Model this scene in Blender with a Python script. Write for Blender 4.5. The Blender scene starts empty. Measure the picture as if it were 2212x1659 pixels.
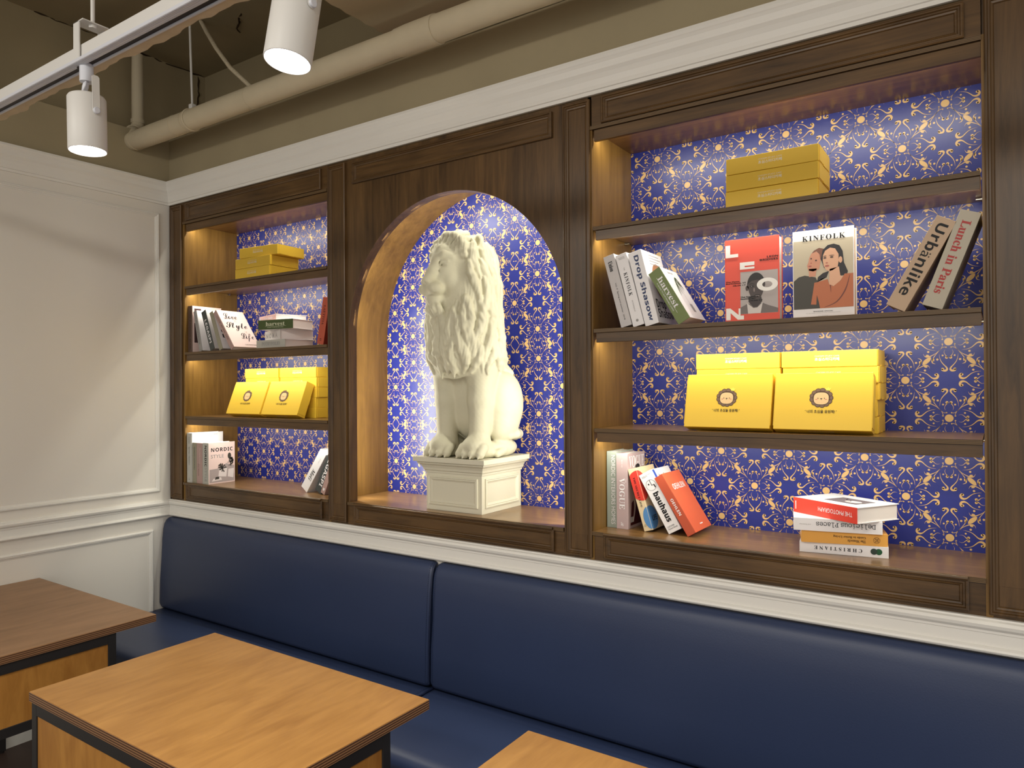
import bpy, bmesh, math, random
import numpy as np
from mathutils import Vector, Matrix, Euler

random.seed(7)
SC = bpy.context.scene
COL = SC.collection
PI = math.pi

# ------------------------------------------------------------------ camera
cam_d = bpy.data.cameras.new('camera')
cam = bpy.data.objects.new('camera', cam_d)
COL.objects.link(cam)
yaw, pit, rol = -0.594063, 0.00489681, -0.00627325
fw = Vector((math.sin(yaw)*math.cos(pit), math.cos(yaw)*math.cos(pit), math.sin(pit)))
rt = fw.cross(Vector((0, 0, 1))).normalized()
up = rt.cross(fw)
r2 = rt*math.cos(rol) + up*math.sin(rol)
u2 = -rt*math.sin(rol) + up*math.cos(rol)
CAM = Vector((3.57, -2.10, 1.58))
mw = Matrix((( r2.x, u2.x, -fw.x, CAM.x), (r2.y, u2.y, -fw.y, CAM.y), (r2.z, u2.z, -fw.z, CAM.z), (0, 0, 0, 1)))
cam.matrix_world = mw
cam_d.sensor_width = 36.0
cam_d.lens = 1548.88/2212*36.0
cam_d.clip_start = 0.02
SC.camera = cam

# ------------------------------------------------------------------ world, exposure
w = bpy.data.worlds.new('world'); SC.world = w; w.use_nodes = True
w.node_tree.nodes['Background'].inputs[0].default_value = (1.0, 0.95, 0.87, 1)
w.node_tree.nodes['Background'].inputs[1].default_value = 0.85
SC.view_settings.view_transform = 'Standard'
SC.view_settings.look = 'None'
SC.view_settings.gamma = 1.0
SC.view_settings.use_curve_mapping = False
SC.view_settings.exposure = 0.22

def light(name, kind, loc, power, color=(1, 1, 1), target=None, **kw):
    d = bpy.data.lights.new(name, kind)
    d.energy = power; d.color = color
    for k, v in kw.items(): setattr(d, k, v)
    o = bpy.data.objects.new(name, d); COL.objects.link(o)
    o.location = loc
    if target is not None:
        o.rotation_euler = (Vector(target)-Vector(loc)).to_track_quat('-Z', 'Y').to_euler()
    return o

WARM = (1.0, 0.94, 0.85)
NEUT = (1.0, 0.99, 0.96)
# the two track heads in view, and their fellows further along the same track and on the next track
LAMPS = [(1.69, -1.20, 2.160, 31), (2.485, -1.20, 2.170, 31)]
for (x, y, z, p) in LAMPS + [(3.28, -1.20, 2.17, 31), (4.07, -1.20, 2.17, 31)]:
    light('track_spot_light', 'SPOT', (x, y, z), p, NEUT, (x+0.0, y+0.02, 0), spot_size=math.radians(104), spot_blend=1.0, shadow_soft_size=0.04)
for (x, y) in ((1.2, -3.0), (2.6, -3.0), (4.0, -3.0)):
    light('room_ceiling_light', 'AREA', (x, y, 2.75), 14, WARM, (x, y+0.75, 0.9), shape='DISK', size=0.35)

# hidden strips in the shelves: (x0, x1, z)
LED = (1.0, 0.96, 0.82)
STRIPS = []
for (x0, x1) in ((0.135, 1.195), (2.477, 3.54)):
    for z in (2.428, 2.094, 1.758, 1.432):
        STRIPS.append((x0, x1, z))
for (x0, x1, z) in STRIPS:
    light('shelf_strip_light', 'AREA', ((x0+x1)/2, 0.034, z-0.0125), 2.6, LED, ((x0+x1)/2, 0.034+0.22, z-0.33),
          shape='RECTANGLE', size=(x1-x0)*0.99, size_y=0.008)
# ring of strips behind the arched front of the niche
NCX, NCZ = 1.847, 1.80
for sx in (-1, 1):
    light('niche_strip_light', 'AREA', (NCX+sx*0.556, 0.062, 1.47), 4.2, LED, (NCX+sx*0.25, 0.40, 1.47),
          shape='RECTANGLE', size=0.010, size_y=0.64)
for k in range(9):
    a = PI*(k+0.5)/9
    px, pz = NCX+0.556*math.cos(a), NCZ+0.556*math.sin(a)
    light('niche_strip_light', 'AREA', (px, 0.062, pz), 0.9, LED, (NCX+0.25*math.cos(a), 0.40, NCZ+0.25*math.sin(a)),
          shape='RECTANGLE', size=0.10, size_y=0.10)

# ------------------------------------------------------------------ colours and materials
def lin(c):
    c = c/255.0
    return c/12.92 if c <= 0.04045 else ((c+0.055)/1.055)**2.4
def rgb(r, g, b): return (lin(r), lin(g), lin(b), 1)

MATS = {}
def mat(name, col, rough=0.5, spec=0.5, metal=0.0, noise=0.0, nscale=8.0, bump=0.0, bscale=60.0, emit=None, estr=0.0, coat=0.0):
    if name in MATS: return MATS[name]
    m = bpy.data.materials.new(name); m.use_nodes = True
    nt = m.node_tree; b = nt.nodes['Principled BSDF']
    b.inputs['Base Color'].default_value = col
    b.inputs['Roughness'].default_value = rough
    b.inputs['Specular IOR Level'].default_value = spec
    b.inputs['Metallic'].default_value = metal
    b.inputs['Coat Weight'].default_value = coat
    tc = nt.nodes.new('ShaderNodeTexCoord')
    if noise > 0:
        n = nt.nodes.new('ShaderNodeTexNoise'); n.inputs['Scale'].default_value = nscale; n.inputs['Detail'].default_value = 5
        nt.links.new(tc.outputs['Object'], n.inputs['Vector'])
        r = nt.nodes.new('ShaderNodeValToRGB')
        c = Vector(col[:3])
        r.color_ramp.elements[0].position = 0.3; r.color_ramp.elements[1].position = 0.7
        r.color_ramp.elements[0].color = (*(c*(1-noise)), 1); r.color_ramp.elements[1].color = (*(c*(1+noise)), 1)
        nt.links.new(n.outputs['Fac'], r.inputs['Fac']); nt.links.new(r.outputs['Color'], b.inputs['Base Color'])
    if bump > 0:
        n2 = nt.nodes.new('ShaderNodeTexNoise'); n2.inputs['Scale'].default_value = bscale; n2.inputs['Detail'].default_value = 6
        nt.links.new(tc.outputs['Object'], n2.inputs['Vector'])
        bp = nt.nodes.new('ShaderNodeBump'); bp.inputs['Strength'].default_value = bump; bp.inputs['Distance'].default_value = 0.002
        nt.links.new(n2.outputs['Fac'], bp.inputs['Height']); nt.links.new(bp.outputs['Normal'], b.inputs['Normal'])
    if emit:
        b.inputs['Emission Color'].default_value = emit; b.inputs['Emission Strength'].default_value = estr
    MATS[name] = m
    return m

def wood(name, dark, light_, axis, rough=0.38, stretch=14.0, scale=3.0, seed=0.0, blotch=0.35, coat=0.0, fig=2.0):
    """Stained veneer: fine grain lines along one axis plus broad blotches."""
    if name in MATS: return MATS[name]
    m = bpy.data.materials.new(name); m.use_nodes = True
    nt = m.node_tree; L = nt.links; b = nt.nodes['Principled BSDF']
    b.inputs['Roughness'].default_value = rough; b.inputs['Coat Weight'].default_value = coat; b.inputs['Coat Roughness'].default_value = 0.25
    tc = nt.nodes.new('ShaderNodeTexCoord')
    mp = nt.nodes.new('ShaderNodeMapping')
    s = [scale*stretch]*3; s['xyz'.index(axis)] = scale
    mp.inputs['Scale'].default_value = s; mp.inputs['Location'].default_value = (seed, seed*1.7, seed*0.6)
    L.new(tc.outputs['Object'], mp.inputs['Vector'])
    n1 = nt.nodes.new('ShaderNodeTexNoise'); n1.inputs['Scale'].default_value = 1.0; n1.inputs['Detail'].default_value = 7; n1.inputs['Roughness'].default_value = 0.65
    n1.inputs['Distortion'].default_value = 0.6
    L.new(mp.outputs['Vector'], n1.inputs['Vector'])
    mp2 = nt.nodes.new('ShaderNodeMapping')
    s2 = [fig*3.2]*3; s2['xyz'.index(axis)] = fig
    mp2.inputs['Scale'].default_value = s2; mp2.inputs['Location'].default_value = (seed*2.1, seed, seed*0.3)
    L.new(tc.outputs['Object'], mp2.inputs['Vector'])
    n2 = nt.nodes.new('ShaderNodeTexNoise'); n2.inputs['Scale'].default_value = 1.0; n2.inputs['Detail'].default_value = 4; n2.inputs['Distortion'].default_value = 1.2
    L.new(mp2.outputs['Vector'], n2.inputs['Vector'])
    mx = nt.nodes.new('ShaderNodeMath'); mx.operation = 'MULTIPLY_ADD'
    mx.inputs[1].default_value = blotch; 
    sub = nt.nodes.new('ShaderNodeMath'); sub.operation = 'MULTIPLY'; sub.inputs[1].default_value = 1-blotch
    L.new(n1.outputs['Fac'], sub.inputs[0]); L.new(n2.outputs['Fac'], mx.inputs[0]); L.new(sub.outputs[0], mx.inputs[2])
    r = nt.nodes.new('ShaderNodeValToRGB')
    r.color_ramp.elements[0].position = 0.33; r.color_ramp.elements[1].position = 0.66
    r.color_ramp.elements[0].color = dark; r.color_ramp.elements[1].color = light_
    L.new(mx.outputs[0], r.inputs['Fac']); L.new(r.outputs['Color'], b.inputs['Base Color'])
    bp = nt.nodes.new('ShaderNodeBump'); bp.inputs['Strength'].default_value = 0.12; bp.inputs['Distance'].default_value = 0.001
    L.new(n1.outputs['Fac'], bp.inputs['Height']); L.new(bp.outputs['Normal'], b.inputs['Normal'])
    MATS[name] = m
    return m

def ply(name, c_dark, c_light, z0, pitch, axis='z'):
    """Plywood edge: dark and pale plies stacked along z."""
    if name in MATS: return MATS[name]
    m = bpy.data.materials.new(name); m.use_nodes = True
    nt = m.node_tree; L = nt.links; b = nt.nodes['Principled BSDF']; b.inputs['Roughness'].default_value = 0.5
    tc = nt.nodes.new('ShaderNodeTexCoord'); sp = nt.nodes.new('ShaderNodeSeparateXYZ')
    L.new(tc.outputs['Object'], sp.inputs[0])
    n = nt.nodes.new('ShaderNodeTexNoise'); n.inputs['Scale'].default_value = 14
    mp = nt.nodes.new('ShaderNodeMapping'); mp.inputs['Scale'].default_value = (0.6, 0.6, 8)
    L.new(tc.outputs['Object'], mp.inputs['Vector']); L.new(mp.outputs['Vector'], n.inputs['Vector'])
    a = nt.nodes.new('ShaderNodeMath'); a.operation = 'MULTIPLY_ADD'; a.inputs[1].default_value = 0.6
    d = nt.nodes.new('ShaderNodeMath'); d.operation = 'MULTIPLY'; d.inputs[1].default_value = 2*PI/pitch
    L.new(sp.outputs['Z'], d.inputs[0]); L.new(n.outputs['Fac'], a.inputs[0]); L.new(d.outputs[0], a.inputs[2])
    s = nt.nodes.new('ShaderNodeMath'); s.operation = 'SINE'; L.new(a.outputs[0], s.inputs[0])
    r = nt.nodes.new('ShaderNodeValToRGB'); r.color_ramp.elements[0].position = 0.25; r.color_ramp.elements[1].position = 0.85
    r.color_ramp.elements[0].color = c_dark; r.color_ramp.elements[1].color = c_light
    ad = nt.nodes.new('ShaderNodeMath'); ad.operation = 'MULTIPLY_ADD'; ad.inputs[1].default_value = 0.5; ad.inputs[2].default_value = 0.5
    L.new(s.outputs[0], ad.inputs[0]); L.new(ad.outputs[0], r.inputs['Fac']); L.new(r.outputs['Color'], b.inputs['Base Color'])
    MATS[name] = m
    return m

DK0, DK1 = rgb(58, 40, 20), rgb(108, 80, 46)
W_X = wood('walnut_stain_horizontal', DK0, DK1, 'x', 0.36, seed=1.0)
W_Z = wood('walnut_stain_vertical', DK0, DK1, 'z', 0.36, seed=2.0)
I0, I1 = rgb(100, 72, 30), rgb(138, 104, 50)
WI_X = wood('inner_veneer_horizontal', rgb(100, 72, 38), rgb(142, 106, 62), 'x', 0.30, seed=3.0, coat=0.3)
WI_Z = wood('inner_veneer_vertical', I0, I1, 'z', 0.36, seed=4.0)
SHELF_E = ply('shelf_plywood_edge', rgb(62, 44, 24), rgb(120, 94, 58), 0, 0.0036)
TOP_W = wood('tabletop_birch_stain', rgb(146, 100, 46), rgb(176, 128, 66), 'y', 0.42, stretch=7, scale=5, seed=5.0, blotch=0.5, fig=3.0)
TOP_W2 = wood('tabletop_birch_stain_browner', rgb(128, 94, 60), rgb(156, 118, 82), 'y', 0.42, stretch=7, scale=5, seed=9.0, blotch=0.5, fig=3.0)
PAN_W = wood('table_panel_stain', rgb(150, 98, 38), rgb(188, 134, 62), 'z', 0.5, stretch=5, scale=6, seed=6.0, blotch=0.55, fig=4.0)
TOP_E = ply('tabletop_plywood_edge', rgb(74, 46, 28), rgb(146, 108, 74), 0, 0.0062)
WHITE = mat('white_wall_paint', rgb(226, 222, 214), 0.5, 0.4, bump=0.05, bscale=180)
TRIMW = mat('white_trim_paint', rgb(228, 226, 220), 0.38, 0.5)
RAW = mat('taupe_raw_wall_paint', rgb(162, 150, 122), 0.85, 0.2, noise=0.05, nscale=3, bump=0.25, bscale=40)
SLAB = mat('taupe_concrete_paint', rgb(156, 142, 112), 0.9, 0.2, noise=0.09, nscale=2.5, bump=0.5, bscale=22)
SOFF = mat('cream_soffit_paint', rgb(186, 168, 138), 0.8, 0.2, bump=0.2, bscale=60)
CRACK = mat('dark_crack', rgb(58, 46, 32), 0.9, 0.1)
PIPEM = mat('cream_pipe_wrap', rgb(198, 186, 160), 0.7, 0.3, noise=0.04, nscale=9, bump=0.3, bscale=30)
METALW = mat('white_powder_coat', rgb(214, 212, 208), 0.45, 0.4)
METALW2 = mat('lavender_white_metal', rgb(206, 208, 216), 0.4, 0.4)
SLOT = mat('black_track_slot', rgb(38, 28, 28), 0.5, 0.3)
TAPE = mat('tan_tape', rgb(206, 190, 158), 0.75, 0.2, noise=0.06, nscale=20, bump=0.6, bscale=24)
LEATHER = mat('navy_leatherette', rgb(44, 56, 86), 0.40, 0.45, noise=0.03, nscale=4, bump=0.10, bscale=260)
LEATHER_D = mat('navy_piping', rgb(22, 32, 58), 0.45, 0.4)
BLACKM = mat('black_steel', rgb(38, 36, 36), 0.5, 0.4)
FLOORM = mat('dark_brown_floor', rgb(62, 46, 40), 0.5, 0.4, noise=0.1, nscale=5)
STATUE = mat('cream_plaster', rgb(200, 196, 172), 0.62, 0.35, noise=0.05, nscale=14, bump=0.25, bscale=110)
PLINTH = mat('white_plinth_paint', rgb(212, 208, 188), 0.5, 0.4, bump=0.12, bscale=90)
WALLP = mat('blue_wallpaper', rgb(28, 38, 118), 0.36, 0.5, bump=0.06, bscale=240)
GOLDP = mat('gold_print', rgb(200, 164, 108), 0.36, 0.5)
CHROME = mat('chrome', rgb(210, 210, 205), 0.2, 0.5, metal=1.0)
LED_M = mat('strip_diffuser', rgb(240, 236, 220), 0.5, 0.3)
LENS = mat('lamp_lens', (1, 1, 1, 1), 0.4, emit=(1.0, 0.97, 0.90, 1), estr=22.0)
YEL = mat('yellow_card', rgb(234, 194, 62), 0.42, 0.4)
YEL2 = mat('yellow_card_inner', rgb(214, 166, 40), 0.6, 0.3)
PAGE = mat('white_pages', rgb(232, 226, 222), 0.75, 0.2)
INK = mat('black_ink', rgb(24, 22, 24), 0.5, 0.3)

_c = {}
def flat(r, g, b, rough=0.4):
    k = 'print_%d_%d_%d' % (r, g, b)
    return mat(k, rgb(r, g, b), rough, 0.4)

# ------------------------------------------------------------------ mesh building
def lathe_rings(c, axis, prof, n=40):
    """prof: (distance along axis, radius); a fixed frame so that the profile may double back"""
    c = Vector(c); a = Vector(axis).normalized(); u = a.cross(Vector((0.31, 0.95, 0.02))).normalized(); w_ = a.cross(u)
    vs = [c+a*d+(u*math.cos(2*PI*k/n)+w_*math.sin(2*PI*k/n))*r for d, r in prof for k in range(n)]
    fs = [(i*n+k, i*n+(k+1) % n, (i+1)*n+(k+1) % n, (i+1)*n+k) for i in range(len(prof)-1) for k in range(n)]
    return vs, fs

class MB:
    """Collects shapes as vertices and faces."""
    def __init__(s): s.v = []; s.f = []; s.sm = []
    def add(s, vs, fs, smooth=False):
        o = len(s.v); s.v += [tuple(v) for v in vs]; s.f += [tuple(i+o for i in f) for f in fs]; s.sm += [smooth]*len(fs)
        return s
    def box(s, x0, x1, y0, y1, z0, z1):
        vs = [(x0, y0, z0), (x1, y0, z0), (x1, y1, z0), (x0, y1, z0), (x0, y0, z1), (x1, y0, z1), (x1, y1, z1), (x0, y1, z1)]
        return s.add(vs, [(0, 3, 2, 1), (4, 5, 6, 7), (0, 1, 5, 4), (1, 2, 6, 5), (2, 3, 7, 6), (3, 0, 4, 7)])
    def tube(s, pts, r, n=20, caps=True, smooth=True):
        P = [Vector(p) for p in pts]; R = r if isinstance(r, (list, tuple)) else [r]*len(P)
        vs = []; 
        t0 = (P[1]-P[0]).normalized(); a = Vector((0, 0, 1)) if abs(t0.z) < 0.9 else Vector((1, 0, 0))
        u = t0.cross(a).normalized()
        for i, p in enumerate(P):
            t = (P[min(i+1, len(P)-1)]-P[max(i-1, 0)]).normalized()
            u = (u - t*u.dot(t)).normalized(); w_ = t.cross(u)
            for k in range(n):
                an = 2*PI*k/n
                vs.append(p + (u*math.cos(an)+w_*math.sin(an))*R[i])
        fs = []
        for i in range(len(P)-1):
            for k in range(n):
                fs.append((i*n+k, i*n+(k+1) % n, (i+1)*n+(k+1) % n, (i+1)*n+k))
        s.add(vs, fs, smooth)
        if caps:
            o = len(s.v)
            s.add(vs[:n], [tuple(range(n-1, -1, -1))]); s.add(vs[-n:], [tuple(range(n))])
        return s
    def prism(s, poly, fn, d0, d1):
        """poly: list of 2D points; fn(u,v,d)->xyz ; extruded between d0 and d1"""
        n = len(poly)
        vs = [fn(u, v, d0) for u, v in poly]+[fn(u, v, d1) for u, v in poly]
        fs = [tuple(range(n)), tuple(range(2*n-1, n-1, -1))]+[(i, i+n, (i+1) % n+n, (i+1) % n) for i in range(n)]
        return s.add(vs, fs)
    def frame(s, u0, u1, v0, v1, prof, fn):
        """mitred rectangular moulding. prof: (inset from outer edge, height) points; fn(u,v,h)->xyz"""
        rings = []
        for (d, h) in prof:
            rings.append([fn(u0+d, v0+d, h), fn(u1-d, v0+d, h), fn(u1-d, v1-d, h), fn(u0+d, v1-d, h)])
        o = []
        for r_ in rings: o += r_
        fs = []
        for i in range(len(rings)-1):
            for k in range(4):
                fs.append((i*4+k, i*4+(k+1) % 4, (i+1)*4+(k+1) % 4, (i+1)*4+k))
        return s.add(o, fs)
    def sweep(s, prof, fn, t0, t1, closed=True):
        """prof 2D points (a,b) carried straight from t0 to t1; fn(t,a,b)->xyz"""
        n = len(prof)
        vs = [fn(t0, a, b) for a, b in prof]+[fn(t1, a, b) for a, b in prof]
        fs = [(i, (i+1) % n, (i+1) % n+n, i+n) for i in range(n if closed else n-1)]
        if closed: fs += [tuple(range(n-1, -1, -1)), tuple(range(n, 2*n))]
        return s.add(vs, fs)

def root_of(o):
    while o.parent: o = o.parent
    return o
def rmat(o): return Matrix.LocRotScale(o.location, o.rotation_euler, o.scale)

def build(name, mb, m, parent=None, local=False, bevel=0.0, smooth=None):
    """One mesh object. Vertices are world coordinates unless local."""
    me = bpy.data.meshes.new(name)
    vs = mb.v
    if parent is not None and not local:
        inv = rmat(root_of(parent)).inverted()
        vs = [tuple(inv @ Vector(v)) for v in vs]
    me.from_pydata(vs, [], mb.f); me.update()
    bm = bmesh.new(); bm.from_mesh(me)
    bmesh.ops.recalc_face_normals(bm, faces=bm.faces); bm.to_mesh(me); bm.free()
    sm = mb.sm if smooth is None else [smooth]*len(mb.f)
    me.polygons.foreach_set('use_smooth', sm)
    me.materials.append(m)
    o = bpy.data.objects.new(name, me); COL.objects.link(o)
    if parent is not None: o.parent = parent
    if bevel > 0:
        b = o.modifiers.new('bevel', 'BEVEL'); b.width = bevel; b.segments = 2; b.limit_method = 'ANGLE'; b.angle_limit = math.radians(40)
    return o

def tag(o, label=None, cat=None, group=None, kind=None):
    if label: o['label'] = label
    if cat: o['category'] = cat
    if group: o['group'] = group
    if kind: o['kind'] = kind
    return o
def thing(name, loc, label, cat, group=None, rot=(0, 0, 0)):
    o = bpy.data.objects.new(name, None); COL.objects.link(o)
    o.empty_display_size = 0.05
    o.location = loc; o.rotation_euler = rot
    return tag(o, label, cat, group)
def struct(name, loc=None):
    pass
def one(name, mb, m, label, cat, group=None, bevel=0.0, origin=None, kind=None):
    o = build(name, mb, m, None, bevel=bevel)
    if origin is not None:
        me = o.data; T = Matrix.Translation(-Vector(origin)); me.transform(T); o.location = origin
    return tag(o, label, cat, group, kind)

# ------------------------------------------------------------------ lettering
def mathf(s, base_u, base_l):
    out = ''
    for ch in s:
        if 'A' <= ch <= 'Z': out += chr(base_u+ord(ch)-65)
        elif 'a' <= ch <= 'z': out += chr(base_l+ord(ch)-97)
        else: out += ch
    return out
def serif(s): return mathf(s, 0x1D400, 0x1D41A)
def bold(s): return mathf(s, 0x1D5D4, 0x1D5EE)
def mono(s): return mathf(s, 0x1D670, 0x1D68A)
def script(s): return mathf(s, 0x1D4D0, 0x1D4EA)
def ital(s): return mathf(s, 0x1D468, 0x1D482)

_tcache = {}
def text_geo(body, weight=0.0, spacing=1.0, lead=1.0):
    k = (body, weight, spacing, lead)
    if k in _tcache: return _tcache[k]
    cu = bpy.data.curves.new('lettering', 'FONT')
    cu.body = body; cu.resolution_u = 3; cu.offset = weight; cu.space_character = spacing; cu.space_line = lead
    o = bpy.data.objects.new('lettering', cu)
    me = bpy.data.meshes.new_from_object(o)
    vs = np.array([v.co[:2] for v in me.vertices]) if len(me.vertices) else np.zeros((1, 2))
    fs = [tuple(p.vertices) for p in me.polygons]
    bpy.data.objects.remove(o); bpy.data.curves.remove(cu); bpy.data.meshes.remove(me)
    lo, hi = vs.min(0), vs.max(0)
    vs = (vs-(lo+hi)/2)/np.maximum(hi-lo, 1e-6)
    _tcache[k] = (vs, fs)
    return vs, fs

def letter(parent, body, org, dirv, upv, wdt, hgt, m, name='lettering', weight=0.0, spacing=1.0, lead=1.0, lift=0.0007, mbx=None):
    """Flat lettering lying on a face of parent (all in the thing's local frame)."""
    vs, fs = text_geo(body, weight, spacing, lead)
    d, u = Vector(dirv).normalized(), Vector(upv).normalized(); n = d.cross(u)
    mb = mbx or MB()
    mb.add([Vector(org)+d*(v[0]*wdt)+u*(v[1]*hgt)+n*lift for v in vs], fs)
    if mbx is None: return build(name, mb, m, parent, local=True)

def decal(parent, name, org, dirv, upv, polys, m, lift=0.0005, mbx=None):
    d, u = Vector(dirv).normalized(), Vector(upv).normalized(); n = d.cross(u)
    mb = mbx or MB()
    for p in polys:
        mb.add([Vector(org)+d*a+u*b+n*lift for a, b in p], [tuple(range(len(p)))])
    if mbx is None: return build(name, mb, m, parent, local=True)
def ell(cx, cy, rx, ry, n=20, a0=0):
    return [(cx+rx*math.cos(2*PI*k/n+a0), cy+ry*math.sin(2*PI*k/n+a0)) for k in range(n)]

#@@SHELL
#@@PRINT
#@@THINGS
#@@LION
#@@CEILING
# ================================================================== room shell
FZ = 0.03
def S(name, mb, m, bevel=0.0, parent=None):
    o = build(name, mb, m, parent, bevel=bevel)
    if parent is None: o['kind'] = 'structure'
    return o
S('floor', MB().box(-0.3, 6.5, -5.2, 0.4, FZ-0.1, FZ), FLOORM)
S('ceiling', MB().box(-0.4, 6.5, -5.2, 0.5, 3.387, 3.5), SLAB)
S('wall_left', MB().box(-0.10, 0, -5.2, 0.0, FZ, 2.56), WHITE)
wl2 = S('wall_left_upper', MB().box(-0.10, 0, -5.2, 0.0, 2.56, 2.885), RAW)
S('wall_left_concrete', MB().box(-0.36, -0.215, -5.2, 0.5, FZ, 3.387), SLAB)
S('wall_back_lower', MB().box(0, 3.66, 0.0, 0.10, FZ, 1.012), WHITE)
S('wall_back_upper', MB().box(0, 6.5, 0.0, 0.06, 2.537, 2.882), RAW)
S('wall_back_right', MB().box(3.662, 6.5, 0.0, 0.06, FZ, 2.537), WHITE)
S('wall_back_concrete', MB().box(-0.3, 6.5, 0.345, 0.5, FZ, 3.387), SLAB)
# lowered soffit with its roughly cut left edge
pts = []
for i in range(90):
    y = -0.004-3.0*i/89
    pts.append((1.548+random.uniform(-0.007, 0.007)*(1 if i else 0), y))
poly = [(6.5, -0.004)]+pts+[(6.5, -3.004)]
S('ceiling_soffit', MB().prism(poly, lambda u, v, d: (u, v, d), 3.0, 3.07), SOFF)
# cracks where the slab meets the concrete walls
def crack(p0, p1, n, amp, r, name='ceiling_crack'):
    P = []
    for i in range(n+1):
        t = i/n; p = Vector(p0).lerp(Vector(p1), t)
        P.append(p+Vector([random.uniform(-amp, amp) for _ in range(3)]))
    S(name, MB().tube(P, [r*random.uniform(0.4, 1.2) for _ in P], 5), CRACK)
crack((-0.214, -0.55, 3.385), (-0.214, 0.343, 3.385), 26, 0.006, 0.0045)
crack((-0.214, -1.3, 3.385), (-0.214, -0.78, 3.385), 16, 0.008, 0.004)
crack((-0.212, 0.30, 3.385), (-0.212, 0.30, 2.95), 22, 0.007, 0.0045, 'wall_crack')
crack((0.42, 0.12, 3.386), (0.60, 0.02, 3.386), 9, 0.012, 0.004)

CROWN = [(0, 2.537), (0.008, 2.537), (0.009, 2.548), (0.013, 2.550), (0.014, 2.562), (0.018, 2.580), (0.024, 2.594), (0.030, 2.604),
         (0.031, 2.610), (0.034, 2.622), (0.038, 2.630), (0.040, 2.633), (0.043, 2.640), (0.043, 2.649), (0, 2.649)]
RAIL = [(0, 0.927), (0.010, 0.927), (0.016, 0.930), (0.019, 0.935), (0.017, 0.940), (0.011, 0.9435), (0.007, 0.9445), (0.007, 0.975),
        (0.010, 0.9765), (0.010, 0.983), (0.014, 0.985), (0.020, 0.991), (0.022, 0.999), (0.018, 1.006), (0.012, 1.009), (0.010, 1.013), (0, 1.013)]
def run(name, prof, x_end, y_end, both=True):
    n = len(prof)
    mb = MB(); vs = [(p, -p, z) for p, z in prof]+[(x_end, -p, z) for p, z in prof]
    mb.add(vs, [(i, i+1, i+1+n, i+n) for i in range(n-1)])
    S(name+'_1', mb, TRIMW)
    mb = MB(); vs = [(p, -p, z) for p, z in prof]+[(p, y_end, z) for p, z in prof]
    mb.add(vs, [(i, i+1, i+1+n, i+n) for i in range(n-1)])
    S(name+'_2', mb, TRIMW)
run('trim_crown', CROWN, 6.5, -5.2)
run('trim_rail', RAIL, 6.5, -5.2)
WM = [(0, 0), (0, 0.007), (0.003, 0.010), (0.008, 0.011), (0.0105, 0.008), (0.013, 0.0085), (0.016, 0.007), (0.018, 0.004), (0.022, 0.003), (0.022, 0)]
fl = lambda u, v, h: (h, u, v)
S('trim_3', MB().frame(-3.4, -0.058, 1.057, 2.488, WM, fl), TRIMW)
S('trim_4', MB().frame(-3.4, -0.095, 0.16, 0.866, WM, fl), TRIMW)
S('baseboard_left', MB().box(0, 0.010, -5.2, -0.02, FZ, FZ+0.10), TRIMW)

# ================================================================== built-in bookcases
FM = [(0, 0), (0, 0.010), (0.003, 0.012), (0.0065, 0.012), (0.0085, 0.008), (0.0125, 0.008), (0.0145, 0.005), (0.019, 0.004), (0.021, 0.001), (0.021, 0)]
fb = lambda u, v, h: (u, 0.006-h, v)
def panel_frame(parent, x0, x1, z0, z1, m=None, name='molding'):
    return build(name, MB().frame(x0, x1, z0, z1, FM, fb), m or W_X, parent)

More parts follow.
